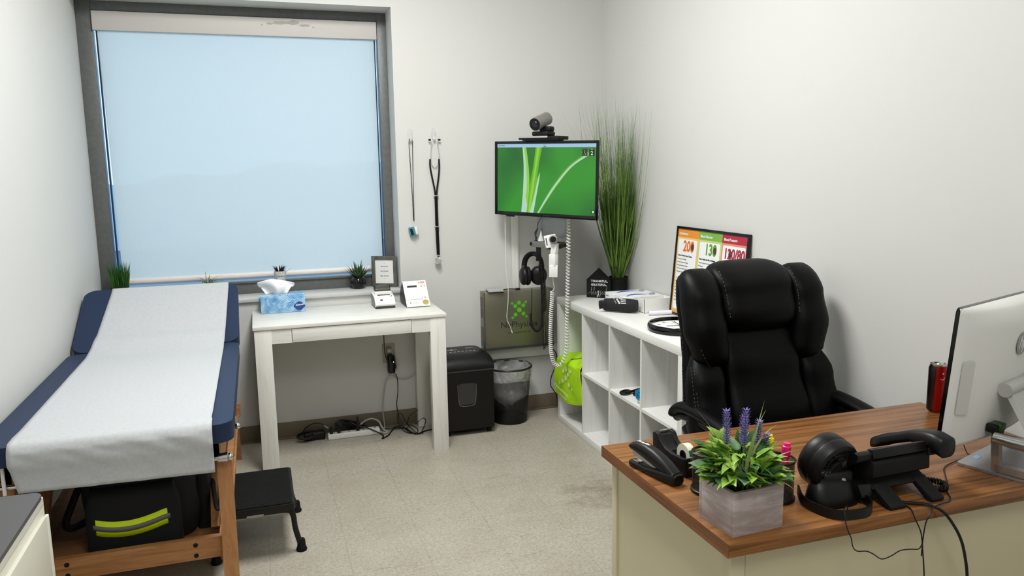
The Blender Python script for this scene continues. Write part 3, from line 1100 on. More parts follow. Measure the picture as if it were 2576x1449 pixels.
# ------------------------------------------------------------------ hooks, oximeter, stethoscope
def clearm(n, N, K):
    tr = N.new('ShaderNodeBsdfTransparent')
    gl = N.new('ShaderNodeBsdfPrincipled')
    gl.inputs['Base Color'].default_value = (.8, .8, .8, 1)
    gl.inputs['Roughness'].default_value = .1
    mx = N.new('ShaderNodeMixShader')
    mx.inputs[0].default_value = .45
    K.new(tr.outputs[0], mx.inputs[1])
    K.new(gl.outputs[0], mx.inputs[2])
    return mx.outputs[0]
CLEAR = mixmat('clear_plastic', clearm)
def hook(x, z, label):
    t = thing('wall_hook', label, 'hook', (x, YB, z), 0, 'clear adhesive wall hooks')
    pts = [(x+.016*math.cos(a), z+.036*math.sin(a)) for a in [2*PI*i/24 for i in range(24)]]
    m = Matrix(((1, 0, 0, 0), (0, 0, 1, YB-.004), (0, 1, 0, 0), (0, 0, 0, 1)))
    mk('base_plate', B().prism(pts, 0, .004, .001, 1, m), CLEAR, t)
    P = smoothpath([(x, YB-.005, z+.01), (x, YB-.008, z-.02), (x, YB-.018, z-.038), (x, YB-.026, z-.034), (x, YB-.027, z-.022)], 5)
    mk('hook_arm', B().tube(P, .006, 8, flat=(1.2, .6)), CLEAR, t)
hook(.883, 1.745, 'clear wall hook nearer the window holding a black lanyard')
hook(1.022, 1.750, 'clear wall hook holding the stethoscope')
ox = thing('pulse_oximeter', 'teal and white pulse oximeter hanging on a black lanyard', 'pulse oximeter', (.883, YB-.02, 1.18))
P = [(.884, YB-.012, 1.255), (.880, YB-.012, 1.45), (.873, YB-.014, 1.66), (.872, YB-.018, 1.705), (.879, YB-.0185, 1.7195), (.886, YB-.0185, 1.7195), (.893, YB-.018, 1.705), (.892, YB-.014, 1.66), (.889, YB-.012, 1.45), (.887, YB-.012, 1.255)]
mk('lanyard', B().tube(smoothpath(P, 5), .0019, 6).tube([(.8855, YB-.012, 1.27), (.8855, YB-.012, 1.243)], .003, 8), BLK, ox)
mk('cord', B().tube([(.8855, YB-.012, 1.245), (.884, YB-.014, 1.208)], .0008, 5), WHT, ox)
mo = Matrix.Translation((.882, YB-.0205, 1.183)) @ Matrix.Rotation(math.radians(-12), 4, 'Y') @ Matrix.Rotation(math.radians(-35), 4, 'Z')
mk('housing', B().box(-.024, -.002, -.024, .022, .017, .022, .005, 3, mo), WHT, ox)
mk('face', B().box(-.026, -.014, -.030, .010, -.001, .028, .004, 3, mo), mat('teal_plastic', (58, 140, 158), .4), ox)
mk('display', B().box(-.016, -.0152, -.020, .002, -.0135, .018, .001, 1, mo), mat('dark_red_glass', (44, 16, 18), .2), ox)
st = thing('stethoscope', 'black double tube stethoscope hanging from a clear hook', 'stethoscope', (1.02, YB-.02, 1.4))
CLT = mat('clear_binaural', (214, 216, 214), .2, .5)
for s_ in (-1, 1):
    x0 = 1.022
    P = smoothpath([(x0+s_*.022, YB-.022, 1.712), (x0+s_*.016, YB-.024, 1.705), (x0+s_*.022, YB-.02, 1.67), (x0+s_*.022-(.003 if s_ < 0 else -.004), YB-.018, 1.62), (x0-.002+s_*.0255, YB-.016, 1.595)], 5)
    mk('ear_tube', B().tube(P, .0028, 8), CLT, st)
    mk('earpiece', B().ball((x0+s_*.028, YB-.021, 1.713), .0075, 8, (1.3, .9, .8)), BLK, st)
    P = smoothpath([(x0-.002+s_*.0265, YB-.016, 1.602), (x0-.002+s_*.0275, YB-.016, 1.56), (x0+s_*.020, YB-.014, 1.50), (x0+.001+s_*.008, YB-.013, 1.43), (x0+.001+s_*.0048, YB-.013, 1.385), (x0+.001+s_*.0048, YB-.013, 1.20), (x0+.003+s_*.0048, YB-.013, 1.10), (x0+.004+s_*.0046, YB-.013, 1.035)], 6)
    mk('tubing', B().tube(P, .0052, 10), BLK, st)
b = B().tube(smoothpath([(1.000, YB-.012, 1.61), (1.004, YB-.010, 1.572), (1.022, YB-.009, 1.553), (1.040, YB-.010, 1.572), (1.046, YB-.012, 1.61)], 6), .0022, 6)
mk('spring', b, CLT, st)
b = B().box(1.010, YB-.020, 1.383, 1.037, YB-.006, 1.391, .001).box(1.010, YB-.020, 1.200, 1.037, YB-.006, 1.208, .001).box(1.018, YB-.018, 1.017, 1.034, YB-.006, 1.036, .002)
mks('clip', b, STEEL, st)
mh = Matrix.Translation((1.022, YB-.026, .998)) @ Matrix.Rotation(math.radians(70), 4, 'X') @ Matrix.Rotation(math.radians(-18), 4, 'Y')
b = B().lathe([(.008, -.014), (.014, -.012), (.014, -.006), (.006, -.003), (.006, .002), (.0195, .004), (.0205, .009), (.017, .010), (.0165, .0075), (0, .0075)], 28, mh, False)
mk('chest_piece', b, STEEL, st)
# ------------------------------------------------------------------ wall screen
TVO = Vector((1.351, 4.435, 1.273))
TVU = Vector((.396, -.60, -.018)).normalized()
mt = fr(TVO, TVU, (0, 0, 1))
TW, TH = .716, .425
def tp(u, v, w=0):
    return mt @ Vector((u, v, w))
tv = thing('television', 'black flat screen on a wall arm showing green grass blades', 'television', TVO)
b = B()
b.box(0, 0, -.004, .018, TH, .004, .002, m=mt).box(TW-.018, 0, -.004, TW, TH, .004, .002, m=mt)
b.box(.018, TH-.016, -.004, TW-.018, TH, .004, .002, m=mt).box(.018, 0, -.004, TW-.018, .022, .004, .002, m=mt)
b.box(.085, -.008, -.004, .145, 0, .003, .002, m=mt)
mk('bezel', b, BLKG, tv)
mk('back_cover', B().box(.03, .03, -.036, TW-.035, TH-.03, -.004, .01, m=mt), BLK, tv)
def emis(name, c, s=1.0, c2=None, sc=3):
    m = bpy.data.materials.new(name)
    m.use_nodes = True
    n = m.node_tree
    N, K = n.nodes, n.links
    p = N['Principled BSDF']
    p.inputs['Base Color'].default_value = (.01, .01, .01, 1)
    p.inputs['Roughness'].default_value = .25
    p.inputs['Emission Strength'].default_value = s
    p.inputs['Emission Color'].default_value = col(c)
    if c2:
        t = N.new('ShaderNodeTexCoord')
        z = N.new('ShaderNodeTexNoise')
        z.inputs['Scale'].default_value = sc
        z.inputs['Detail'].default_value = 1
        K.new(t.outputs['Object'], z.inputs['Vector'])
        r = N.new('ShaderNodeValToRGB')
        r.color_ramp.elements[0].position = .38
        r.color_ramp.elements[1].position = .62
        r.color_ramp.elements[0].color = col(c)
        r.color_ramp.elements[1].color = col(c2)
        K.new(z.outputs['Fac'], r.inputs[0])
        K.new(r.outputs[0], p.inputs['Emission Color'])
    return m
ES = .78
EG = emis('screen_green', (20, 104, 30), ES, (48, 156, 34), 2.6)
EB = emis('screen_bar', (176, 214, 246), ES)
EL = emis('screen_blade', (150, 226, 60), ES)
EW = emis('screen_blade_pale', (196, 232, 208), ES)
EM = emis('screen_blade_mid', (112, 196, 30), ES)
EK = emis('screen_dark', (14, 26, 26), ES)
ET = emis('screen_white', (240, 248, 250), ES)
EN = emis('screen_navy', (40, 66, 100), ES)
b = B()
mats = [EG, EB, EL, EW, EM, EK, ET, EN]
x0, x1, z0, z1 = .018, TW-.018, .022, TH-.016
def P2(q, w=.0):
    return [tp(a, c, w) for a, c in q]
b.mi = 0
b.poly(P2([(x0, z0), (x1, z0), (x1, z1), (x0, z1)]))
b.mi = 1
b.poly(P2([(x0, z1-.019), (x1, z1-.019), (x1, z1), (x0, z1)], .0003))
def bladeband(L_, R_, mi, w):
    b.mi = mi
    n = 14
    A = [Vector((p[0], p[1], 0)) for p in L_]
    Q = [Vector((p[0], p[1], 0)) for p in R_]
    a_, q_ = smoothpath(A, 5), smoothpath(Q, 5)
    for i in range(len(a_)-1):
        b.poly(P2([(a_[i].x, a_[i].y), (q_[i].x, q_[i].y), (q_[i+1].x, q_[i+1].y), (a_[i+1].x, a_[i+1].y)], w))
SWi, SHi = x1-x0, (z1-.019)-z0
def sc_(u, v):
    return (x0+SWi*u, z0+SHi*v)
bladeband([sc_(.262, 0), sc_(.280, .35), (sc_(.285, .7)), sc_(.272, 1)], [sc_(.318, 0), sc_(.340, .35), sc_(.335, .7), sc_(.305, 1)], 3, .0006)
bladeband([sc_(.305, .25), sc_(.318, .4), sc_(.312, .7), sc_(.29, 1)], [sc_(.328, .1), sc_(.345, .4), sc_(.338, .7), sc_(.311, 1)], 2, .0008)
bladeband([sc_(.318, 0), sc_(.345, .35), sc_(.385, .7), sc_(.41, 1)], [sc_(.378, 0), sc_(.415, .35), sc_(.440, .7), sc_(.475, 1)], 4, .0010)
bladeband([sc_(.335, 0), sc_(.365, .35), sc_(.402, .7), sc_(.425, 1)], [sc_(.355, 0), sc_(.388, .35), sc_(.420, .7), sc_(.452, 1)], 2, .0012)
bladeband([sc_(.352, 0), sc_(.395, .25), sc_(.43, .5), sc_(.452, .615)], [sc_(.392, 0), sc_(.420, .25), sc_(.448, .5), sc_(.455, .615)], 3, .0014)
bladeband([sc_(.432, 0), sc_(.50, .2), sc_(.60, .45), sc_(.74, .72), sc_(.92, .93)], [sc_(.452, 0), sc_(.53, .2), sc_(.64, .45), sc_(.78, .72), sc_(.95, .9)], 4, .0010)
bladeband([sc_(.432, 0), sc_(.505, .2), sc_(.61, .45), sc_(.755, .72), sc_(.90, .885)], [sc_(.445, 0), sc_(.525, .2), sc_(.632, .45), sc_(.772, .71), sc_(.92, .87)], 3, .0012)
b.mi = 5
for u0 in (.868, .935):
    q0, q1 = sc_(u0, .87), sc_(u0+.05, .975)
    b.poly(P2([(q0[0], q0[1]), (q1[0], q0[1]), (q1[0], q1[1]), (q0[0], q1[1])], .0018))
q0, q1 = sc_(.965, .04), sc_(.998, .085)
b.poly(P2([(q0[0], q0[1]), (q1[0], q0[1]), (q1[0], q1[1]), (q0[0], q1[1])], .0018))
b.mi = 6
q = sc_(.960, .885)
b.text('2', .030, mt @ Matrix.Translation((q[0], q[1], .0021)), 'CENTER', bold=.0006, ext=.0001)
b.text('Thu', .009, mt @ Matrix.Translation((q[0], q[1]+.026, .0021)), 'CENTER', ext=.0001)
q = sc_(.893, .922)
for i in range(12):
    a = 2*PI*i/12
    b.box(-.0006, .0135, 0, .0006, .016, .0001, m=mt @ Matrix.Translation((q[0], q[1], .0021)) @ Matrix.Rotation(a, 4, 'Z'))
b.box(-.0008, -.002, 0, .0008, .012, .0001, m=mt @ Matrix.Translation((q[0], q[1], .0021)) @ Matrix.Rotation(-.15, 4, 'Z'))
b.box(-.0008, -.013, 0, .0008, .002, .0001, m=mt @ Matrix.Translation((q[0], q[1], .0021)) @ Matrix.Rotation(.5, 4, 'Z'))
q = sc_(.981, .062)
b.disc(.0065, 12, mt @ Matrix.Translation((q[0], q[1], .0021)))
b.mi = 7
b.text('IVES CLINIC', .009, mt @ Matrix.Translation((x0+.008, z1-.0125, .0006)), bold=.0002, ext=.0001)
b.text('cisco', .009, mt @ Matrix.Translation((TW/2+.002, z1-.0175, .0006)), 'CENTER', bold=.0003, ext=.0001)
for i in range(9):
    hh = (.0015, .0028, .005, .0028, .0015, .0028, .005, .0028, .0015)[i]
    b.box(TW/2-.010+i*.0027, z1-.008, .0004, TW/2-.009+i*.0027, z1-.008+hh, .0006, m=mt)
mk('screen', b, mats, tv, smooth=0)
mk('lettering', B().text('INSIGNIA', .0095, mt @ Matrix.Translation((TW/2+.02, .0065, .0042)), 'CENTER', spacing=1.2, ext=.0001), mat('dim_print', (60, 60, 60), .5), tv, smooth=0)
b = B().box(.22, .12, -.075, .50, .32, -.042, .003, m=mt)
a0 = tp(.37, .22, -.075)
b.tube([a0, (1.70, 4.40, 1.49), (1.62, YB, 1.49)], .022, 12).box(1.56, YB-.012, 1.40, 1.68, YB, 1.60, .002)
mk('wall_arm', b, BLK, tv)
mk('steel_plate', B().slab(.266, -.119, .460, .20, -.062, -.060, .012, m=mt), BRSH, tv)
# conference camera on top
cc = thing('conference_camera', 'grey barrel video camera on top of the wall screen', 'camera', tp(.34, TH+.003, 0))
mk('base_module', B().box(.200, TH+.006, -.065, .474, TH+.026, .035, .003, m=mt), BLK, cc)
mk('foot', B().box(.215, TH+.0005, -.03, .465, TH+.0065, .02, .001, m=mt), BLK, cc)
mk('silver_strip', B().box(.200, TH+.0165, .034, .402, TH+.0265, .0365, .001, m=mt), SILV, cc)
mk('neck', B().box(.288, TH+.026, -.050, .396, TH+.052, .03, .008, m=mt).box(.315, TH+.05, -.05, .392, TH+.080, .0, .01, m=mt), BLK, cc)
ax = (Vector((-.80, -.60, -.30))).normalized()
cf = tp(.326, TH+.088, .050)
cb = cf - ax*.135
mk('barrel', B().tube([cb, cb+ax*.006, cf-ax*.004, cf], [.030, .037, .037, .036], 28), mat('camera_grey', (128, 126, 120), .42, .2), cc)
b = B().tube([cf-ax*.002, cf+ax*.001], .034, 28)
mk('lens_face', b, BLKG, cc)
b = B().tube([cf+ax*.001, cf+ax*.003], [.019, .017], 24)
mk('lens', b, mat('lens_glass', (24, 26, 30), .06), cc)
# instrument tray
tr = thing('instrument_holder', 'small grey and black holder bar below the wall screen', 'holder', tp(.37, -.16, 0))
mk('bar', B().box(.278, -.172, -.008, .472, -.140, .010, .001, m=mt), mat('anodised_grey', (124, 124, 120), .35, .4), tr)
b = B().box(.270, -.166, -.014, .281, -.146, .016, .002, m=mt).box(.284, -.142, -.05, .47, -.138, -.008, m=mt).box(.482, -.162, -.03, .494, -.140, .022, .002, m=mt).box(.385, -.178, -.006, .44, -.160, .022, .006, m=mt).box(.472, -.168, -.01, .486, -.150, .012, .002, m=mt)
b.box(.30, -.255, -.02, .325, -.172, -.004, .002, m=mt).box(.285, -.225, -.02, .325, -.210, .01, .003, m=mt)
mk('hook', b, BLK, tr)
mk('support_rod', B().box(.345, -.15, -.062, .40, -.11, -.045, .002, m=mt), BLK, tr)
b = B().tube([tp(.327, -.138, -.015), tp(.327, -.106, -.015), tp(.327, -.080, -.015)], [.019, .007, .0015], 20)
tag(mk('ear_specula', b, mat('clear_cone', (205, 205, 202), .15)), 'pale cone of ear specula standing on the holder bar', 'specula')
# exam camera
oc = thing('exam_camera', 'white handheld exam camera with round lens on the holder', 'camera', tp(.44, -.2, .03))
mr = mt @ Matrix.Translation((.432, -.128, .03)) @ Matrix.Rotation(math.radians(14), 4, 'Z') @ Matrix.Rotation(math.radians(28), 4, 'Y')
mk('head', B().box(-.036, -.036, -.02, .030, .036, .012, .004, 3, mr), WHT, oc)
mk('slot', B().box(-.028, -.020, .0115, -.022, .022, .0128, m=mr), DGREY, oc)
b = B().lathe([(.024, 0), (.024, .014), (.021, .016), (.021, .026), (.024, .027), (.0235, .032), (.017, .033), (.015, .024), (0, .024)], 28, mr @ Matrix.Translation((.018, .006, .012)), False)
mk('lens_ring', b, BRSH, oc)
b = B().lathe([(.0165, .0), (0, .0005)], 24, mr @ Matrix.Translation((.018, .006, .040)), False)
mk('lens_glass', b, BLKG, oc)
b = B().loft([[tp(u+s_*ww, v, .03+t*.013) for s_, t in ((-1, -1), (1, -1), (1, 1), (-1, 1))] for u, v, ww in ((.458, -.14, .017), (.456, -.17, .017), (.449, -.21, .015), (.446, -.24, .014))])
mk('handle', b, WHT, oc, smooth=60)
mk('grip', B().box(.427, -.268, .012, .470, -.20, .046, .003, m=mt), WHT, oc)
mk('cord_box', B().box(-.024, -.066, -.020, .024, 0, .020, .003, m=mt @ Matrix.Translation((.449, -.262, .03)) @ Matrix.Rotation(.6, 4, 'Y')), WHT, oc)
coil = [(1.678, 4.1, 1.245), (1.682, 4.1, 1.141), (1.679, 4.1, 1.004), (1.675, 4.1, 0.866), (1.672, 4.1, 0.727), (1.669, 4.1, 0.587), (1.666, 4.1, 0.493), (1.645, 4.1, 0.429), (1.615, 4.1, 0.398), (1.586, 4.1, 0.425), (1.569, 4.1, 0.502), (1.568, 4.1, 0.596), (1.571, 4.1, 0.688), (1.577, 4.1, 0.781), (1.58, 4.1, 0.843)]
b = B().tube(helix(coil[:9], .0098, .0185, 10), .0036, 6).tube(helix(coil[8:], .0098, .0120, 10), .0034, 6)
b.tube(smoothpath([(1.58, 4.1, .843), (1.592, 4.1, .862), (1.583, 4.095, .91), tp(.449, -.325, .03)], 6), .003, 8)
b.tube(smoothpath([(1.678, 4.1, 1.245), (1.69, 4.11, 1.26), tp(.5, .02, -.05)], 5), .003, 6)
mk('coiled_cord', b, WHT, oc, label='white coiled cord', smooth=80)
# headphones
hp = thing('headphones', 'black over-ear headphones hanging below the wall screen', 'headphones', tp(.27, -.35, 0))
b = B()
R_ = []
for i in range(21):
    a = PI*(.5-.5*math.cos(PI*i/20))
    R_.append(tp(.275-.050*math.cos(a), -.30+.085*math.sin(a)**.8, -.012+.02*math.cos(a)))
b.tube(R_, .017, 12, flat=(1, .32))
mk('headband', b, BLKM, hp, smooth=60)
for k, (u, w, an_) in enumerate(((.232, .026, -35), (.300, -.030, 35))):
    m_ = mt @ Matrix.Translation((u, -.345, w)) @ Matrix.Rotation(math.radians(an_), 4, 'Y') @ Matrix.Scale(1.12, 4, (0, 1, 0))
    mk('ear_cup', B().lathe([(.030, -.024), (.044, -.018), (.048, -.006), (.047, .004), (.036, .014), (.018, .018), (0, .018)], 32, m_, True), BLK, hp, smooth=60)
    mk('ear_pad', B().lathe([(.046, -.018), (.050, -.026), (.046, -.036), (.034, -.038), (.026, -.03), (.028, -.02)], 32, m_, True), BLKM, hp, smooth=60)
    uu = .225 if k == 0 else .325
    mk('yoke', B().box(uu-.012, -.308, -.01+w*.5, uu+.012, -.268, .004+w*.5, .005, 3, mt), BLK, hp)
mk('lettering', B().text('KOSS', .0085, mt @ Matrix.Translation((.226, -.292, .0215)), 'CENTER', bold=.0004), TXTG, hp, smooth=0)
hc = [(1.493, 4.2, 0.852), (1.492, 4.2, 0.771), (1.486, 4.2, 0.70)]
b = B().tube(smoothpath(hc, 5), .0022, 6)
hc = [(1.486, 4.2, 0.705), (1.484, 4.2, 0.68), (1.49, 4.2, 0.63), (1.519, 4.2, 0.598), (1.549, 4.2, 0.62), (1.555, 4.2, 0.696), (1.556, 4.2, 0.813), (1.552, 4.2, 0.907), (1.544, 4.2, 1.047)]
b.tube(helix(hc, .0058, .0052, 8), .0027, 5)
mk('coiled_cord', b, BLK, hp, smooth=80)
bc = [(1.526, 4.15, 1.087), (1.530, 4.15, 1.007), (1.541, 4.15, 0.914), (1.545, 4.15, 0.821), (1.546, 4.15, 0.735), (1.552, 4.15, .727), (1.558, 4.15, .74), (1.556, 4.15, .85), (1.552, 4.15, .95)]
b = B().tube(helix(bc, .0055, .0062, 8), .0021, 5)
b.tube(helix([(1.539, 4.22, 1.195), (1.526, 4.22, 1.17), (1.53, 4.22, 1.15), (1.533, 4.22, 1.12)], .006, .008, 8), .002, 5)
b.tube(smoothpath([tp(.31, .0, -.05), (1.545, 4.22, 1.23), (1.539, 4.22, 1.195)], 5), .002, 5)
tag(mk('coiled_cord', b, BLK, smooth=80), 'black coiled instrument cord hanging beside the headphones', 'cord')
b = B().tube(smoothpath([(1.548, 4.15, .73), (1.555, 4.15, 0.61), (1.549, 4.15, 0.516), (1.544, 4.15, 0.498), (1.54, 4.15, 0.564), (1.541, 4.15, 0.682), (1.546, 4.15, .73)], 6), .0016, 5)
b.tube(smoothpath([(1.538, 4.152, .80), (1.545, 4.152, .66), (1.541, 4.152, .56), (1.553, 4.152, .505), (1.559, 4.152, .56), (1.551, 4.152, .66)], 6), .0016, 5)
tag(mk('lead_wires', b, BLK), 'thin looped black wires below the black coiled cord', 'wires')
b = B().tube(smoothpath([(1.408, 4.42, 1.27), (1.406, 4.42, 1.127), (1.407, 4.42, 1.008), (1.41, 4.42, 0.911), (1.419, 4.42, 0.838), (1.417, 4.42, 0.741), (1.408, 4.42, 0.644), (1.43, 4.42, 0.585), (1.436, 4.42, .562)], 6), .0021, 6).tube([(1.436, 4.42, .564), (1.441, 4.42, .548)], .0035, 6)
tag(mk('usb_cable', b, WHT), 'thin white cable dangling before the steel cabinet', 'cable')
# steel wall cabinet
STE = mat('stainless_steel', (132, 130, 112), .36, .75, bump=(4, .25, .004), stretch=(1, 1, 1))
cb_ = thing('wall_cabinet', 'brushed steel wall cabinet with green dot logo and lettering', 'cabinet', (1.508, 4.52, .437))
mk('body', B().box(1.283, 4.482, .440, 1.733, YB, .797, .002), STE, cb_)
mk('door', B().box(1.285, 4.476, .442, 1.664, 4.482, .795, .001), STE, cb_)
mk('side_door', B().box(1.667, 4.477, .442, 1.731, 4.482, .795, .001), STE, cb_)
b = B().box(1.2815, 4.4755, .438, 1.2865, 4.4765, .797).box(1.662, 4.4755, .440, 1.6665, 4.4765, .797).box(1.284, 4.4755, .437, 1.733, 4.4765, .452)
mks('edge_trim', b, DGREY, cb_)
b = B().cyl((1.697, 4.4765, .62), (1.697, 4.463, .62), .009, 14).box(1.690, 4.462, .606, 1.693, 4.47, .634)
mk('lock', b, STEEL, cb_)
b = B()
for (x, z, r) in ((1.461, .721, .0085), (1.506, .723, .0125), (1.549, .7245, .0085), (1.481, .703, .0125), (1.533, .704, .0125), (1.507, .677, .015), (1.482, .650, .0125), (1.534, .653, .0125), (1.463, .631, .0085), (1.553, .634, .0085)):
    b.disc(r, 24, fr((x, 4.4754, z), (1, 0, 0), (0, 0, 1)))
mk('logo', b, mat('logo_green', (84, 190, 16), .5), cb_, label='green dots in an X')
b = B().text('NuPhysicia', .0535, fr((1.505, 4.4755, .571), (1, 0, 0), (0, 0, 1)), 'CENTER', spacing=1.02).text('www.nuphysicia.com', .0175, fr((1.508, 4.4755, .533), (1, 0, 0), (0, 0, 1)), 'CENTER', spacing=1.02)
mk('lettering', b, TXTK, cb_, smooth=0)
b = B()
pics = [(84, 62, 58), (56, 60, 70), (62, 78, 84), (88, 60, 54), (52, 62, 70)]
for i, (z0_, z1_) in enumerate(((.70, .765), (.635, .695), (.545, .58), (.505, .545), (.46, .50))):
    b.mi = i
    b.box(1.2818, 4.50, z0_, 1.283, 4.555, z1_)
mks('photo_strip', b, [mat('photo_print_%s' % 'abcde'[i], p, .4) for i, p in enumerate(pics)], cb_, smooth=0)
mp_ = Matrix.Translation((1.362, 4.503, .800)) @ Matrix.Rotation(math.radians(-6), 4, 'Z') @ Matrix.Rotation(math.radians(3), 4, 'X')
nb = thing('network_box', 'flat grey network box on top of the steel cabinet', 'box', (1.36, 4.50, .798))
mk('case', B().box(-.05, -.045, 0, .045, .04, .012, .002, m=mp_), SILV, nb)
mk('base', B().box(-.051, -.0465, -.0015, .046, .041, .004, .001, m=mp_), BLK, nb)
tag(mk('power_lead', B().tube(smoothpath([(1.406, 4.50, .804), (1.44, 4.515, .806), (1.475, 4.53, .804), (1.50, 4.515, .803), (1.52, 4.52, .802)], 6), .003, 6).box(1.497, 4.505, .7985, 1.525, 4.525, .808, .002), BLK), 'short black lead lying on the steel cabinet top', 'lead')
# loose black lead by the shelf
b = B().tube(smoothpath([(1.688, 4.44, .452), (1.70, 4.42, .43), (1.722, 4.41, .397), (1.726, 4.41, .355), (1.715, 4.41, .309), (1.688, 4.41, .248), (1.684, 4.41, .197), (1.70, 4.42, .17), (1.73, 4.43, .12), (1.75, 4.45, .02)], 6), .003, 6)
tag(mk('power_cable', b, BLK), 'black cable looping down between cabinet and shelf unit', 'cable')
# ------------------------------------------------------------------ shredder
sh = thing('paper_shredder', 'black paper shredder on castors beside the writing desk', 'shredder', (1.11, 4.38, 0))
X0, X1, Y0, Y1 = .962, 1.268, 4.240, 4.545
mk('bin_body', B().slab(X0, Y0, X1, Y1, .035, .385, .02, .006), BLK, sh)
b = B()
pr_ = []
for i in range(13):
    t = i/12
    a = PI/2*t
    pr_.append((Y0+.10-.10*math.cos(a), .388+.085*math.sin(a)))
pts = [(Y1, .388), (Y1, .465)]+[(y, z) for y, z in reversed(pr_)]
mm = Matrix(((0, 0, 1, X0), (1, 0, 0, 0), (0, 1, 0, 0), (0, 0, 0, 1)))
t_ = bmesh.new()
rings = []
for k, (xo, sc) in enumerate(((0, .72), (.012, .86), (.035, .96), (.07, 1), (.306-.07, 1), (.306-.035, .96), (.306-.012, .86), (.306, .72))):
    rings.append([(X0+xo, y, .388+(z-.388)*sc) for y, z in pts])
b.loft(rings)
mk('head', b, BLK, sh, smooth=30)
mk('seam_strip', B().slab(X0-.001, Y0-.002, X1+.001, Y1, .383, .390, .02), DGREY, sh)
ang = math.radians(33)
b = B()
b.box(1.0, 4.3695, .468, 1.235, 4.377, .4765)
mk('feed_slot', B().box(.985, 4.330, .466, 1.235, 4.344, .4735, .003), BLKG, sh)
b = B()
for i in range(7):
    b.box(1.035+.024*i, 4.372, .472, 1.048+.024*i, 4.378, .4738)
b.box(1.15, 4.45, .472, 1.20, 4.453, .4738)
b.box(1.055, 4.415, .472, 1.065, 4.445, .4738).box(1.03, 4.425, .472, 1.09, 4.429, .4738)
mk('markings', b, mat('shredder_print', (170, 170, 170), .5), sh, smooth=0)
b = B()
wz0, wz1, wx0, wx1 = .180, .318, 1.045, 1.155
mk('window', B().slab(wx0+.006, wz0+.008, wx1-.006, wz1-.003, 0, .004, .015, .001, m=fr((0, Y0, 0), (1, 0, 0), (0, 0, 1))), mat('smoked_window', (46, 46, 47), .12), sh)
b = B().tube(smoothpath([(wx0, Y0-.002, wz1-.01), (wx0+.002, Y0-.003, wz0+.06), (wx0+.008, Y0-.003, wz0+.012), (wx0+.024, Y0-.003, wz0), ((wx0+wx1)/2, Y0-.003, wz0-.002), (wx1-.024, Y0-.003, wz0), (wx1-.008, Y0-.003, wz0+.012), (wx1-.002, Y0-.003, wz0+.06), (wx1, Y0-.002, wz1-.01)], 5), .0025, 8)
mk('window_rim', b, mat('rim_grey', (90, 90, 90), .2), sh)
for x in (X0+.03, X1-.03):
    for y in (Y0+.035, Y1-.035):
        mk('castor', B().tube([(x-.010, y, .0225), (x+.010, y, .0225)], .0222, 16).box(x-.006, y-.01, .03, x+.006, y+.01, .045), RUB, sh)
# ------------------------------------------------------------------ waste bin
BX, BY, BH = 1.418, 4.425, .345
wb = thing('waste_bin', 'round black mesh waste bin with a clear plastic liner', 'waste bin', (BX, BY, 0))
def meshm(n, N, K):
    t = N.new('ShaderNodeTexCoord')
    s_ = N.new('ShaderNodeSeparateXYZ')
    K.new(t.outputs['Object'], s_.inputs[0])
    def M_(op, a, b_=None):
        q = N.new('ShaderNodeMath')
        q.operation = op
        for i, v in enumerate((a, b_)):
            if v is None:
                continue
            if isinstance(v, (int, float)):
                q.inputs[i].default_value = v
            else:
                K.new(v, q.inputs[i])
        return q.outputs[0]
    th = M_('ARCTAN2', s_.outputs['Y'], s_.outputs['X'])
    a = M_('SINE', M_('MULTIPLY', th, 150))
    z = M_('SINE', M_('MULTIPLY', s_.outputs['Z'], 1250))
    h = M_('GREATER_THAN', M_('MULTIPLY', a, z), .12)
    d = N.new('ShaderNodeBsdfPrincipled')
    d.inputs['Base Color'].default_value = (.008, .008, .008, 1)
    d.inputs['Roughness'].default_value = .4
    tr_ = N.new('ShaderNodeBsdfTransparent')
    mx = N.new('ShaderNodeMixShader')
    K.new(h, mx.inputs[0])
    K.new(d.outputs[0], mx.inputs[1])
    K.new(tr_.outputs[0], mx.inputs[2])
    return mx.outputs[0]
MESHM = mixmat('black_wire_mesh', meshm)
mb_ = Matrix.Translation((BX, BY, 0))
def rb(z):
    return .105+.030*z/BH
mk('mesh_wall', B().lathe([(rb(z), z) for z in (.03, .12, .22, BH)], 48, mb_, False), MESHM, wb, smooth=80)
mk('base', B().lathe([(.103, 0), (.106, .003), (.108, .03), (.106, .031), (.104, .006)], 48, mb_), BLK, wb)
b = B().tube([(BX+.137*math.cos(2*PI*i/48), BY+.137*math.sin(2*PI*i/48), BH) for i in range(48)], .0065, 10, True)
mk('rim', b, mat('rim_black', (32, 32, 32), .3), wb)
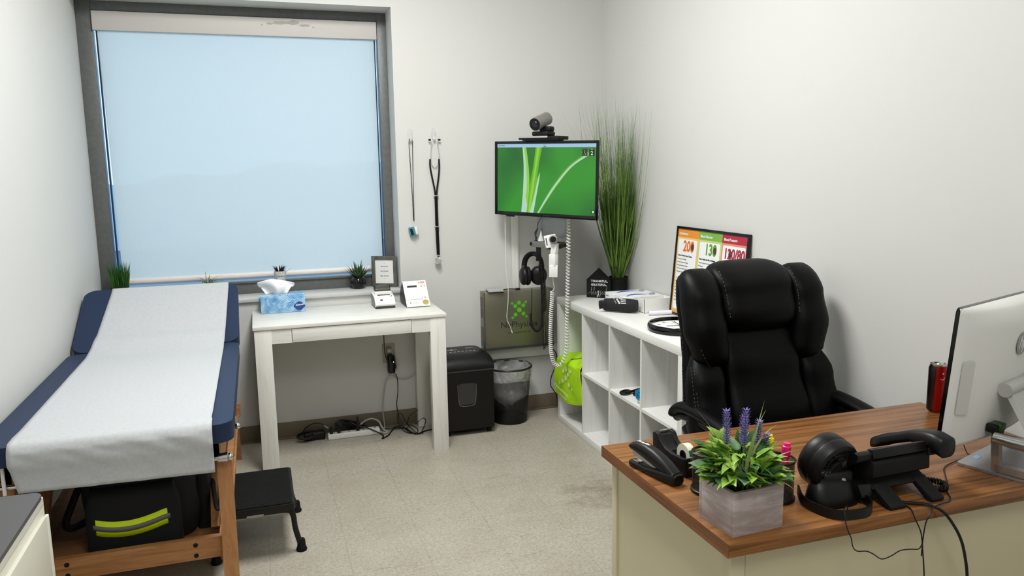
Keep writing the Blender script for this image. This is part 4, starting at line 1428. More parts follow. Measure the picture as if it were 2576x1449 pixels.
def film(n, N, K):
    tr_ = N.new('ShaderNodeBsdfTransparent')
    p = N.new('ShaderNodeBsdfPrincipled')
    p.inputs['Base Color'].default_value = (.75, .75, .74, 1)
    p.inputs['Roughness'].default_value = .22
    t = N.new('ShaderNodeTexCoord')
    z = N.new('ShaderNodeTexNoise')
    z.inputs['Scale'].default_value = 14
    z.inputs['Distortion'].default_value = .6
    K.new(t.outputs['Object'], z.inputs['Vector'])
    bp = N.new('ShaderNodeBump')
    bp.inputs['Strength'].default_value = .9
    bp.inputs['Distance'].default_value = .02
    K.new(z.outputs['Fac'], bp.inputs['Height'])
    K.new(bp.outputs[0], p.inputs['Normal'])
    mx = N.new('ShaderNodeMixShader')
    r = N.new('ShaderNodeValToRGB')
    r.color_ramp.elements[0].position = .35
    r.color_ramp.elements[1].position = .7
    r.color_ramp.elements[0].color = (.30, .30, .30, 1)
    r.color_ramp.elements[1].color = (.52, .52, .52, 1)
    K.new(z.outputs['Fac'], r.inputs[0])
    K.new(r.outputs[0], mx.inputs[0])
    K.new(tr_.outputs[0], mx.inputs[1])
    K.new(p.outputs[0], mx.inputs[2])
    return mx.outputs[0]
FILM = mixmat('clear_film', film)
def lin_in(u, v):
    a = 2*PI*u
    if v < .3:      # the cuff folded outside the rim
        t = v/.3
        z = BH-.075+.075*t+.006*math.sin(a*3)*(1-t)
        r = rb(z)+.006+.0015*math.sin(a*23+z*200)
        if t > .9:
            z, r = BH+.008, rb(BH)+.004
    else:
        t = (v-.3)/.7
        z = BH+.006-(BH-.10)*t
        r = (rb(z)-.005)*(1-.05*t)+.003*math.sin(a*9+z*60)*(1-t)
        if t > .75:
            r *= 1-((t-.75)/.25)**2*.75
            z -= .02*math.sin(a*2)*((t-.75)/.25)
    return (BX+r*math.cos(a), BY+r*math.sin(a), z)
mk('bin_liner', B().grid(96, 30, lin_in), FILM, wb, smooth=80)
# ------------------------------------------------------------------ outlet, adapters, power strip
ot = thing('wall_outlet', 'beige wall outlet under the writing desk', 'outlet', (.705, YB, .455))
b = B().box(.668, YB-.005, .398, .745, YB, .515, .002)
mk('cover_plate', b, IVORY, ot)
b = B().box(.690, YB-.008, .465, .722, YB-.004, .500, .003).box(.690, YB-.008, .410, .722, YB-.004, .445, .003)
mk('socket', b, mat('socket_beige', (150, 142, 124), .5), ot)
pl = thing('white_plug', 'white flat plug in the wall outlet, upper socket', 'plug', (.708, YB-.01, .478))
mk('plug_body', B().box(.693, YB-.030, .462, .720, YB-.008, .489, .006, 3), SILV, pl)
b = B().tube(smoothpath([(.714, YB-.024, .468), (.722, YB-.024, .460), (.738, YB-.022, .42), (.738, YB-.02, .36), (.714, YB-.02, .322), (.682, YB-.02, .296), (.665, YB-.02, .228), (.653, YB-.022, .118), (.658, YB-.03, .04), (.655, YB-.05, .012), (.64, YB-.06, .012)], 6), .0042, 7)
b.tube(smoothpath([(.722, YB-.026, .458), (.744, YB-.026, .42), (.744, YB-.026, .36), (.72, YB-.02, .33), (.735, YB-.015, .312), (.77, YB-.015, .298), (.80, YB-.015, .294), (.835, YB-.015, .306), (.87, YB-.015, .335)], 6), .0036, 6)
mk('white_cord', b, SILV, pl)
pb = thing('power_adapter', 'black power adapter in the wall outlet, lower socket', 'adapter', (.713, YB-.02, .42))
mk('adapter_body', B().box(.690, YB-.062, .345, .733, YB-.008, .455, .010, 3), BLKG, pb)
mk('status_light', B().ball((.723, YB-.0625, .414), .0025, 6, (1, .4, 1.3)), mat('lit_led', (190, 255, 225), .4, emit=((180, 255, 225), 2)), pb)
b = B().tube(smoothpath([(.676, YB-.03, .66), (.677, YB-.03, .57), (.677, YB-.03, .49), (.683, YB-.035, .44), (.692, YB-.04, .42)], 6), .0024, 6)
b.tube(smoothpath([(.733, YB-.045, .40), (.738, YB-.04, .38), (.730, YB-.03, .346), (.747, YB-.03, .308), (.748, YB-.03, .221), (.738, YB-.03, .148), (.743, YB-.04, .09), (.752, YB-.06, .04), (.77, YB-.10, .012), (.784, 4.40, .006), (.83, 4.37, .005), (.86, 4.36, .005)], 6), .0024, 6)
mk('black_cord', b, BLK, pb)
ps = thing('power_strip', 'white power strip on the floor under the writing desk', 'power strip', (.47, 4.44, 0))
mps = rz(.9, (.318, 4.446, 0))
mk('strip_body', B().box(0, 0, 0, .302, .045, .032, .005, 3, mps), WHT, ps)
mk('switch_block', B().box(.235, .003, .030, .298, .042, .038, .003, 2, mps), WHT, ps)
b = B().box(.268, .015, .037, .280, .030, .0395, m=mps)
for i in range(5):
    b.box(.035+i*.042, .014, .032, .041+i*.042, .030, .0325, m=mps)
mk('switch', b, TXTG, ps)
for x, h in ((.012, .045), (.055, .055), (.165, .085)):
    tag(mk('power_plug', B().box(x, .006, .032, x+.018, .036, .032+h*.7, .004, 2, mps).box(x+.004, .012, .03+h*.6, x+.013, .026, .032+h, .003, 2, mps), BLK), 'black plug pushed into the floor power strip, %s' % {.012: 'at its left end', .055: 'second from its left end', .165: 'in the middle'}[x], 'plug', 'black plugs in the power strip')
tag(mk('adapter_brick', B().box(.455, 4.497, .001, .60, 4.527, .03, .005), BLK), 'black block adapter lying behind the white power strip', 'adapter')
pk = thing('laptop_charger', 'black power brick with coiled lead left of the power strip', 'charger', (.24, 4.49, 0))
mk('brick', B().box(.185, 4.470, 0, .305, 4.530, .048, .008, 3), BLK, pk)
b = B()
random.seed(6)
for k in range(5):
    r = .035+.004*k
    b.tube([(.190+r*.9*math.cos(2*PI*i/28), 4.485+.4*r*math.sin(2*PI*i/28)-.006*k, .022+.6*r*(1+math.sin(2*PI*i/28))*.55) for i in range(28)], .0032, 6, True)
b.tube(smoothpath([(.17, 4.50, .03), (.20, 4.50, .075), (.25, 4.50, .095), (.30, 4.49, .085), (.325, 4.475, .055)], 6), .0034, 6)
mk('coiled_lead', b, BLK, pk)
mk('cable_tag', B().box(-.014, -.006, -.0015, .014, .006, .0015, m=Matrix.Translation((.313, 4.482, .072)) @ Matrix.Rotation(.75, 4, 'Y')), WHT, pk)
b = B()
for k in range(9):
    cx_, cz_ = .40+.012*k, .078+.006*math.sin(k*2.1)
    b.tube([(cx_+(.036+.004*(k % 3))*math.cos(2*PI*i/26+k), 4.505+.018*math.sin(2*PI*i/26+k*1.3), cz_-.012+.020*math.sin(2*PI*i/26+k*.8)) for i in range(26)], .0029, 6, True)
for x in (.37, .41, .45):
    b.tube(smoothpath([(x, 4.50, .07), (x+.02, 4.49, .045), (x+.06, 4.53, .03), (x+.1, 4.53, .008)], 5), .0029, 6)
b.tube(smoothpath([(.45, 4.49, .08), (.50, 4.47, .055), (.55, 4.455, .042), (.60, 4.43, .02), (.63, 4.40, .005), (.615, 4.352, .005), (.66, 4.40, .005), (.69, 4.47, .005), (.712, 4.504, .006), (.735, 4.515, .008), (.775, 4.48, .006), (.803, 4.377, .006), (.828, 4.36, .006), (.878, 4.394, .006), (.94, 4.41, .006)], 6), .0038, 6)
tag(mk('cable_bundle', b, BLK), 'tangled bundle of black cables over the power strip', 'cables')
b = B().tube(smoothpath([(.643, 4.52, .006), (.701, 4.515, .008), (.764, 4.53, .01), (.82, 4.515, .008), (.841, 4.446, .006), (.822, 4.377, .006), (.781, 4.386, .006), (.754, 4.45, .008), (.735, 4.50, .05), (.739, 4.50, .097), (.759, 4.49, .089), (.776, 4.48, .049), (.80, 4.47, .015), (.83, 4.353, .006), (.871, 4.43, .006), (.90, 4.48, .04), (.885, 4.50, .05), (.84, 4.50, .02)], 6), .0022, 6)
b.tube(smoothpath([(.86, 4.50, .108), (.81, 4.50, .076), (.792, 4.50, .036), (.79, 4.49, .006), (.70, 4.50, .006), (.63, 4.52, .01)], 6), .0022, 6)
tag(mk('floor_cable', b, BLK), 'thin black cable looping on the floor by the desk leg', 'cable')
b = B().tube(smoothpath([(.49, 4.49, .036), (.53, 4.51, .066), (.58, 4.52, .078), (.62, 4.51, .06), (.635, 4.49, .03), (.65, 4.47, .012), (.665, 4.46, .006), (.65, 4.44, .006), (.62, 4.455, .012)], 6), .0055, 8)
tag(mk('white_cable', b, SILV), 'thick white cable arching over the power strip', 'cable')
# ------------------------------------------------------------------ cube shelf unit
KX0, KX1, KY0, KY1, KH = 1.695, 2.085, 2.855, 4.320, .77
ku = thing('shelf_unit', 'white wood grain cube shelf unit along the right wall', 'shelf unit', ((KX0+KX1)/2, (KY0+KY1)/2, 0))
mk('top_panel', B().box(KX0, KY0, KH-.04, KX1, KY1, KH, .001), WOODWY, ku)
mk('bottom_panel', B().box(KX0, KY0, 0, KX1, KY1, .04, .001), WOODWY, ku)
WSH = wood('white_shelf_wood_upright', (232, 232, 229), (227, 227, 224), (218, 218, 214), 5, (8, 8, .5), .4)
for y in (KY0, KY1-.04):
    mk('side_panel', B().box(KX0, y, .04, KX1, y+.04, KH-.04, .001), WSH, ku)
DV = [KY1-.3825, KY1-.7325, KY1-1.0825]
for y in DV:
    mk('divider', B().box(KX0+.001, y-.0075, .04, KX1-.002, y+.0075, KH-.04), WSH, ku)
ys = [KY1-.04]+DV+[KY0+.04]
for a, c in zip(ys, ys[1:]):
    a2 = a-(0 if a == KY1-.04 else .0075)
    c2 = c+(0 if c == KY0+.04 else .0075)
    mk('shelf', B().box(KX0+.002, c2, .3775, KX1-.002, a2, .3925), WOODWY, ku)
SH = .3925
# lime tote bag
LB = mat('lime_fabric', (176, 226, 12), .75, bump=(26, .6, .006))
bg2 = thing('tote_bag', 'lime green tote bag hanging off the end cube of the shelf', 'bag', (1.70, 4.1, .17))
def front(u, v):
    y = 4.292-.344*u
    x = 1.688-.016*math.sin(PI*min(1, v*1.1))*(1-u)-.012*(1-v)*(1-u)+.034*u*max(0, .82-v)+.004*math.sin(u*11+v*4)*(1-v)
    zb = .190-.030*math.sin(PI*min(1, u*1.05))+.006*u
    z = zb+(.402-zb)*v
    return (x-.004, y, z)
def topf(u, v):
    y = 4.292-.344*u
    x = 1.684+.26*v
    k = max(0, (u-.35)/.65)
    z = .402+.105*k**1.5*min(1, v*4)+.03*math.sin(v*PI)*(1-k)+.006*math.sin(u*14+v*9)
    kk = min(1, v/.07)
    return (x, y+(min(max(y, 3.950), 4.277)-y)*kk, .402+(z-.402)*min(1, v/.05))
mk('front_panel', B().grid(36, 30, front), LB, bg2, smooth=80, solid=.003)
mk('top_flap', B().grid(36, 30, topf), LB, bg2, smooth=80, solid=.003)
b = B().tube([Vector(front(i/30, 0)) for i in range(31)], .0028, 6)
b.tube([Vector(front(0, i/20)) for i in range(21)], .0028, 6)
b.tube([Vector(front(1, i/20)) for i in range(21)], .0028, 6)
mk('piping', b, LB, bg2, smooth=80)
mk('seam', B().tube([Vector(topf(.45+.5*t, .10+.5*t))+Vector((0, 0, .004)) for t in [i/14 for i in range(15)]], .0022, 5), mat('dark_seam', (60, 84, 6), .8), bg2)
b = B()
def fp(u, v):
    p = Vector(front(u, v))
    return p+Vector((-.0075, 0, 0))
for (u, v, r) in ((.47, .80, .015), (.36, .70, .013), (.56, .66, .0125), (.66, .80, .009), (.47, .52, .016), (.36, .38, .0125), (.27, .27, .009), (.59, .34, .014), (.68, .22, .009)):
    v = .40+(v-.22)*.80
    b.poly([tuple(fp(u+r*math.cos(a)/.352, v+r*1.05*math.sin(a)/.235)) for a in [2*PI*i/16 for i in range(16)]])
mk('logo', b, mat('pale_print', (226, 238, 190), .6), bg2, label='pale dots in an X', smooth=0)
b = B().text('MedicineAtWork', .029, fr(fp(.12, .29)+Vector((-.012, 0, .0)), (0, -1, -.10), (-.02, 0, 1)), xs=1.05).text('a wellness company', .014, fr(fp(.28, .165)+Vector((-.012, 0, 0)), (0, -1, -.10), (-.02, 0, 1)), xs=1.05)
mk('lettering', b, mat('pale_print_text', (224, 238, 186), .6), bg2, smooth=0)
# scissors, cups, box in the cubes
sc = thing('scissors', 'black handled scissors lying on the middle shelf cube', 'scissors', (1.77, 3.47, SH))
b = B()
for cx_, cy_, a in ((1.735, 3.475, 25), (1.790, 3.425, -20)):
    m_ = Matrix.Translation((cx_, cy_, SH+.010)) @ Matrix.Rotation(math.radians(a), 4, 'Z')
    b.tube([m_ @ Vector((.030*math.cos(2*PI*i/24), .020*math.sin(2*PI*i/24), 0)) for i in range(24)], .0075, 8, True)
b.tube([(1.757, 3.468, SH+.011), (1.80, 3.475, SH+.014), (1.83, 3.49, SH+.012)], .0075, 8)
b.ball((1.80, 3.465, SH+.018), .009, 6)
mks('handle', b, BLK, sc)
mk('blade', B().box(-.006, -.004, 0, .09, .004, .003, m=Matrix.Translation((1.825, 3.487, SH+.008)) @ Matrix.Rotation(.35, 4, 'Z')), STEEL, sc)
CUP = mat('blue_plastic', (24, 148, 196), .25)
CUP2 = mat('clear_cup', (206, 222, 228), .2)
z = SH+.0002
for k in range(5):
    zz = SH+.0002 if k == 0 else SH+.018+.0085*(k-1)
    b = B()
    m_ = Matrix.Translation((1.748, 3.302, zz))
    if k == 0:
        b.lathe([(.026, 0), (.036, .020), (.034, .020), (.025, .002), (0, .002)], 8, m_, False)
    else:
        b.lathe([(.037, .004), (.0445, .0155), (.0415, .0155), (.0345, .0055)], 8, m_, False)
        b.lathe([(.0345, .0055), (.037, .004)], 8, m_, False)
    o = mk('cup', b, CUP2 if k == 0 else CUP, smooth=0, solid=.0006)
    tag(o, 'clear cup at the bottom of the small stack beside the scissors' if k == 0 else 'blue faceted cup, %s of the blue cups nested beside the scissors' % ['', 'lowest', 'second from the bottom', 'second from the top', 'topmost'][k], 'cup', 'nested cups on the shelf')
sb = thing('storage_box', 'dark box with a pale side in the lowest near cube', 'box', (1.86, 3.0, .04))
mk('box_body', B().box(1.742, 2.905, .0401, 1.98, 3.075, .300, .003), DGREY, sb)
mk('pale_side', B().box(1.738, 3.03, .0401, 1.744, 3.077, .304, .001), WHT, sb)
mk('lid', B().box(1.742, 2.905, .300, 1.98, 3.075, .310, .002), mat('metal_lid', (92, 92, 90), .35, .5), sb)
# sign, tall grass, gloves, cuff, box, roll, clock, poster
SGO = Vector((1.850, 4.230, KH+.0005))
SGX = Vector((.79, -.61, 0)).normalized()
ms = fr(SGO, SGX, (0, 0, 1))
sg = thing('house_sign', 'black house shaped block sign with white lettering', 'sign', SGO)
SW = .146
mk('block', B().prism([(0, 0), (SW, 0), (SW, .108), (SW/2, .178), (0, .108)], -.018, 0, .001, 1, ms), BLKM, sg)
b = B().text('THANKFUL,', .0175, ms @ Matrix.Translation((.028, .094, .0003)), bold=.0006, spacing=1.12, ext=.0002)
b.text('GRATEFUL,', .0175, ms @ Matrix.Translation((.028, .072, .0003)), bold=.0006, spacing=1.12, ext=.0002)
def pen(pts, w=.0013):
    q = smoothpath([(p[0], p[1], 0) for p in pts], 6)
    b.tube([ms @ Vector((v.x, v.y, .0006)) for v in q], w, 5, flat=(1, .3))
X_, s = .022, .0115
pen([(-.016+X_, .024), (-.004+X_, .028), (.006+X_, .034), (.012+X_, .060), (.009+X_, .062), (.007+X_, .044), (.007+X_, .022), (.013+X_, .020), (.017+X_, .028), (.010+X_, .030)])
pen([(.015+X_, .028), (.024+X_, .042), (.029+X_, .062), (.026+X_, .064), (.023+X_, .044), (.023+X_, .022), (.029+X_, .022)])
pen([(.029+X_, .026), (.036+X_, .034), (.034+X_, .038), (.031+X_, .030), (.034+X_, .021), (.042+X_, .026)])
pen([(.042+X_, .026), (.050+X_, .042), (.052+X_, .022), (.046+X_, .006), (.043+X_, .010), (.050+X_, .022)])
pen([(.050+X_, .024), (.062+X_, .042), (.064+X_, .022), (.058+X_, .006), (.055+X_, .010), (.062+X_, .022), (.070+X_, .028)])
pen([(.070+X_, .026), (.077+X_, .035), (.075+X_, .038), (.072+X_, .030), (.075+X_, .021), (.083+X_, .026)])
pen([(.094+X_, .036), (.088+X_, .038), (.085+X_, .028), (.090+X_, .021), (.096+X_, .034), (.102+X_, .064), (.099+X_, .050), (.097+X_, .024), (.106+X_, .026), (.114+X_, .034)])
mk('lettering', b, TXTW, sg, smooth=0)
PX, PY = 2.034, 4.178
gt = thing('tall_grass_plant', 'tall artificial onion grass in a black pot in the corner', 'plant', (PX, PY, KH))
mk('pot', B().lathe([(.048, 0), (.053, .002), (.055, .112), (.058, .114), (.058, .122), (.051, .122), (.050, .10), (0, .098)], 32, Matrix.Translation((PX, PY, KH)), False), BLKM, gt)
G1 = leafmat('tall_grass_green', (134, 166, 62), (66, 104, 38), .5, 6)
G2 = leafmat('tall_grass_dark', (78, 112, 44), (38, 62, 26), .5, 6)
random.seed(31)
def clampx(p):
    return Vector((min(p.x, XR-.014), min(p.y, YB-.01), p.z))
def strand(b, x, y, dx, dy, L, w, bend, tip):
    p = Vector((x, y, KH+.10))
    d = Vector((dx, dy, 1)).normalized()
    sd = Vector((random.uniform(-1, 1), random.uniform(-1, 1), 0)).normalized()
    n_ = 11
    rg = []
    for i in range(n_+1):
        t = i/n_
        ww = w*(1-t)**.65*(.55+.9*math.sin(PI*min(1, t*1.6+.1))) if t < .98 else w*.05
        q = clampx(p)
        rg.append([q-sd*ww, q+d.cross(sd)*ww*.3, q+sd*ww])
        p = p+d*(L/n_)
        d = (d+Vector((bend[0], bend[1], 0))/n_).normalized()
    b.loft(rg, False, False)
for nm, M_, cnt in (('foliage', G1, 330), ('dark_foliage', G2, 210)):
    b = B()
    for i in range(cnt):
        a = random.uniform(0, 2*PI)
        r = .030*math.sqrt(random.random())
        dx, dy = random.gauss(-.05, .16), random.gauss(-.12, .16)
        L = random.choice([random.uniform(.45, .80), random.uniform(.7, 1.08)])
        strand(b, PX+r*math.cos(a), PY+r*math.sin(a), dx, dy, L, random.uniform(.0022, .0045), (random.gauss(0, .10)-dx*1.0, random.gauss(0, .10)-dy*1.0), 0)
    for i in range(cnt//5):
        strand(b, PX+random.uniform(-.02, .02), PY+random.uniform(-.02, .02), random.gauss(-.13, .05), random.gauss(-.05, .07), random.uniform(.7, 1.15), .0016, (random.gauss(-.05, .15), random.gauss(0, .1)), 0)
    mk(nm, b, M_, gt, smooth=80)
CARD = mat('glove_card', (226, 228, 230), .5)
GLB = mat('violet_blue_print', (66, 84, 176), .4)
for k, (y0, lab) in enumerate(((3.851, 'white glove box with blue print beside the house sign'), (3.728, 'white glove box with blue print beside the open white box'))):
    g = thing('glove_box', lab, 'glove box', (1.97, y0+.06, KH), 0, 'glove boxes on the shelf unit')
    mk('carton', B().box(1.852, y0, KH, 2.092, y0+.120, KH+.072, .001), CARD, g)
    b = B()
    up_, dn_ = [], []
    for i in range(17):
        t = i/16
        x = 1.880+.17*t
        up_.append((x, y0+.040+.066*math.sin(PI*t), KH+.0724))
        dn_.append((x, y0+.040+.026*math.sin(PI*t), KH+.0724))
    b.poly(up_+dn_[::-1])
    mk('swoosh', b, GLB, g, smooth=0)
    b = B()
    b.poly([(1.965+.065*math.cos(a), y0+.050+.018*math.sin(a), KH+.0726) for a in [2*PI*i/20 for i in range(20)]])
    mk('opening', b, mat('opening_white', (238, 238, 238), .6), g, smooth=0)
    b = B().ball((2.055, y0+.07, KH+.073), .014, 8, (1.3, .8, .6)).ball((2.045, y0+.055, KH+.073), .010, 8, (1.6, .7, .4))
    mk('glove', b, mat('grey_glove', (150, 152, 160), .6), g)
    b = B()
    for i, (tx, sz, yy_, zz_) in enumerate((('confiderm', .010, .112, .052), ('Nitrile', .008, .040, .044), ('Exam Gloves', .010, .112, .034), ('Powder-Free', .008, .112, .022))):
        b.text(tx, sz, fr((1.8515, y0+yy_, KH+zz_), (0, -1, 0), (0, 0, 1)), bold=.0002, ext=.0001)
    b.box(1.8512, y0+.098, KH+.006, 1.852, y0+.110, KH+.016)
    if k:
        b.text('confiderm', .013, fr((1.90, y0-.0006, KH+.046), (1, 0, 0), (0, 0, 1)), bold=.0003, ext=.0001).text('Nitrile Exam', .011, fr((1.90, y0-.0006, KH+.030), (1, 0, 0), (0, 0, 1)), bold=.0003, ext=.0001)
    mk('lettering', b, TXTG, g, smooth=0)
wbx = thing('open_box', 'empty open white cardboard box on the shelf unit', 'box', (2.0, 3.68, KH))
b = B()
a0, a1, c0, c1, hh = 1.922, 2.090, 3.636, 3.722, KH+.074
b.box(a0, c0, KH, a1, c1, KH+.002).box(a0, c0, KH, a0+.002, c1, hh).box(a1-.002, c0, KH, a1, c1, hh).box(a0, c0, KH, a1, c0+.002, hh).box(a0, c1-.002, KH, a1, c1, hh)
mk('carton', b, WHTM, wbx)
cu = thing('arm_cuff', 'rolled black blood pressure cuff with white markings', 'cuff', (1.835, 3.71, KH))
CX_ = Vector((.745, -.667, 0)).normalized()
mc = fr((1.757, 3.775, KH+.003), CX_, (0, 0, 1))
b = B()
rings = []
for i in range(15):
    t = i/14
    k = 1-.08*abs(2*t-1)**4
    ring = []
    for j in range(28):
        a = 2*PI*j/28
        rr = 1+.04*math.sin(3*a+t*4)
        yy_ = .035+.034*k*rr*math.copysign(abs(math.sin(a))**.75, math.sin(a))
        ww_ = .034*k*rr*math.copysign(abs(math.cos(a))**.75, math.cos(a))
        ring.append(mc @ Vector((.178*t, yy_, ww_)))
    rings.append(ring)
b.loft(rings)
mk('rolled_sleeve', b, mat('cuff_nylon', (16, 16, 20), .8, bump=(90, .3, .001)), cu, smooth=60)
b = B()
b.grid(8, 6, lambda u, v: mc @ Vector((-.022+.04*u, .012+.046*v+.004*math.sin(u*3), .024+.012*math.sin(v*2.4))))
mk('loose_flap', b, mat('cuff_flap', (16, 16, 20), .8), cu, smooth=80, solid=.003)
b = B()
def cuffp(t, a):
    return mc @ Vector((.178*t, .035+.0357*math.copysign(abs(math.sin(a))**.75, math.sin(a)), .0357*math.copysign(abs(math.cos(a))**.75, math.cos(a))))
def patch(t0, t1, a0_, a1_):
    b.grid(3, 5, lambda u, v: cuffp(t0+(t1-t0)*u, a0_+(a1_-a0_)*v))
for k in range(4):
    a = 1.35-.28*k
    b.grid(2, 3, lambda u, v: cuffp(.38+.05*u+.035*k, a-.24*v))
    b.grid(2, 2, lambda u, v: cuffp(.30+.03*u+.03*k, a-.10-.08*v))
    b.grid(4, 2, lambda u, v: cuffp(.52+.16*u+.012*k, a-.08-.10*v))
patch(.46, .56, 1.55, 1.36)
mk('markings', b, TXTW, cu, smooth=0)
b = B().tube([(1.912, 3.570, KH+.012), (2.035, 3.552, KH+.012)], .0115, 16, caps=False).tube([(1.912, 3.570, KH+.012), (2.035, 3.552, KH+.012)], .009, 16, caps=False)
b.box(1.94, 3.5565, KH+.006, 1.975, 3.558, KH+.008, m=None)
tag(mk('paper_roll', b, mat('roll_paper', (228, 228, 236), .7)), 'small roll of white paper lying behind the clock', 'paper roll')
CKX, CKY, CR = 1.878, 3.192, .155
ck = thing('wall_clock', 'black rimmed round wall clock lying flat on the shelf unit', 'clock', (CKX, CKY, KH))
m_ = Matrix.Translation((CKX, CKY, KH+.0005))
mk('rim', B().lathe([(CR-.016, 0), (CR-.004, .003), (CR, .015), (CR-.002, .028), (CR-.008, .036), (CR-.014, .035), (CR-.017, .026), (CR-.017, .004)], 64, m_), BLKG, ck)
mk('dial', B().lathe([(CR-.016, .004), (CR-.016, .018), (0, .0185)], 48, m_, False), WHTM, ck)
b = B()
for h in range(1, 13):
    a = PI/2-2*PI*h/12
    m2 = m_ @ Matrix.Rotation(math.radians(200), 4, 'Z')
    b.text(str(h), .030, m2 @ Matrix.Translation((.100*math.cos(a), .100*math.sin(a)-.010, .0188)), 'CENTER', bold=.0006, ext=.0001)
for k in range(60):
    a = 2*PI*k/60
    b.box(.127, -.0005, .0187, .134, .0005, .0189, m=m_ @ Matrix.Rotation(a, 4, 'Z'))
mk('numerals', b, TXTK, ck, smooth=0)
b = B().box(-.015, -.002, .020, .065, .002, .0212, m=m_ @ Matrix.Rotation(2.9, 4, 'Z')).box(-.018, -.0014, .0215, .10, .0014, .0225, m=m_ @ Matrix.Rotation(1.35, 4, 'Z')).ball((CKX, CKY, KH+.022), .005, 6)
mks('hand', b, TXTK, ck)
mk('second_hand', B().box(-.02, -.0007, .0228, .115, .0007, .0234, m=m_ @ Matrix.Rotation(1.9, 4, 'Z')), mat('hand_red', (150, 40, 36), .5), ck)
# framed poster
po = thing('framed_poster', 'black framed health goals poster in orange, green and red', 'poster', (2.06, 3.28, KH))
mq = fr((2.047, 3.596, KH+.001), (0, -1, 0), (.042, 0, .455))
PWd, PHt, FR_ = .632, .461, .012
b = B()
b.box(0, 0, -.012, FR_, PHt, .002, .001, m=mq).box(PWd-FR_, 0, -.012, PWd, PHt, .002, .001, m=mq).box(FR_, 0, -.012, PWd-FR_, FR_, .002, .001, m=mq).box(FR_, PHt-FR_, -.012, PWd-FR_, PHt, .002, .001, m=mq)
mk('frame', b, BLKG, po)
def colgrad(name, a, c_):
    return mat(name, a, .45, var=(3, c_, .3, .7))
b = B()
b.mi = 0
b.box(FR_, FR_, -.006, PWd-FR_, PHt-FR_, -.004, m=mq)
cw = (PWd-2*FR_)/3
cols = [1, 2, 3]
for i in range(3):
    b.mi = 1+i
    b.box(FR_+cw*i, PHt-FR_-.042, -.004, FR_+cw*(i+1), PHt-FR_, -.0034, m=mq)
    b.mi = 4+i
    b.box(FR_+cw*i, FR_, -.004, FR_+cw*(i+1), PHt-FR_-.042, -.0036, m=mq)
    b.mi = 7
    b.slab(FR_+cw*i+.012, FR_+.02, FR_+cw*(i+1)-.012, PHt-FR_-.052, -.0036, -.0030, .008, m=mq)
mk('print', b, [mat('poster_white', (226, 228, 226), .4), mat('poster_orange', (222, 140, 42), .4), mat('poster_green', (120, 170, 66), .4), mat('poster_red', (168, 34, 56), .4), mat('poster_pale_orange', (232, 190, 122), .4, var=(3, (222, 170, 90), .4, .6)), mat('poster_pale_green', (184, 202, 128), .4, var=(3, (206, 200, 120), .4, .6)), mat('poster_pale_red', (214, 140, 118), .4, var=(3, (196, 110, 104), .4, .6)), mat('poster_panel', (232, 234, 234), .35)], po, smooth=0)
def tx(b, s_, size, x, y, **k):
    b.text(s_, size, mq @ Matrix.Translation((x, y, -.0026)), ext=.0001, **k)
for i, s_ in enumerate(('Cholesterol', 'Blood Glucose', 'Blood Pressure')):
    b = B()
    tx(b, s_, .0175, FR_+cw*i+.014, PHt-FR_-.030, bold=.0004)
    mk('heading', b, TXTW, po, smooth=0)
PORT = mat('portrait_brown', (110, 62, 44), .6, var=(60, (60, 32, 26), .4, .6))
big = [('200', (214, 110, 30)), ('130', (96, 150, 56)), ('120/80', (158, 30, 60))]
for i, (s_, c_) in enumerate(big):
    b = B()
    tx(b, s_, (.076, .076, .066)[i], FR_+cw*i+cw*(.56, .56, .53)[i], PHt-FR_-.112, align='CENTER', bold=.0026, xs=.9)
    mk('big_figures', b, mat('figure_colour_%s' % 'abc'[i], c_, .4), po, smooth=0)
for (x, y) in ((FR_+cw*.745, PHt-FR_-.088), (FR_+cw*1.745, PHt-FR_-.088), (FR_+cw*2.37, PHt-FR_-.090)):
    mk('inset_portrait', B().disc(.013, 20, mq @ Matrix.Translation((x, y, -.0022)) @ Matrix.Scale(1.3, 4, (0, 1, 0))), PORT, po, smooth=0)
hd = ['Goals to Prevent Heart Disease', 'Goals to Reduce the Risks of Diabetes', 'Goal to avoid Stroke or Heart Attack']
for i in range(3):
    b = B()
    tx(b, hd[i], .0115, FR_+cw*i+.017, PHt-FR_-.140, bold=.0005, xs=(.92, .80, .86)[i])
    mk('goal_line', b, TXTK, po, smooth=0)
body = [['Total cholesterol: 200mg/dL', 'LDL (bad) cholesterol: 100 mg/dL', 'HDL (good) cholesterol: 40mg/dL', 'Total Cholesterol/HDL Ratio: 4', 'Triglycerides: 150mg/dL', '', 'Your cholesterol levels can lead to heart disease', 'a leading cause of death in the United States. The', 'or bad cholesterol is transported in LDL, or low', 'density lipoprotein. Heart disease, and HDL, the', 'good cholesterol. A healthy diet and regular', 'exercise can keep the arteries clear. High levels', 'of cholesterol may have no warning signs, so', 'have your level checked by your doctor.'],
        ['Fasting blood glucose level before eating:', '80-130 mg/dL', 'Fasting blood glucose levels after eating: no', 'higher than 180 mg/dL', '', 'Diabetes is a disease of problems with the body', 'that can affect the eyes, the heart, kidneys and', 'nerves. Keep your glucose in the healthy range', 'by eating well and being active every day.'],
        ['Blood Pressure lower than 120/80', '', 'One of the most important ways to keep your', 'heart healthy is to control your blood pressure.', 'High blood pressure can damage the arteries', 'and the heart without any warning signs.']]
for i in range(3):
    b = B()
    for j, s_ in enumerate(body[i]):
        if s_:
            tx(b, s_, .0098, FR_+cw*i+.017, PHt-FR_-.158-.0165*j, xs=.78)
    mk('body_text', b, TXTK, po, smooth=0)
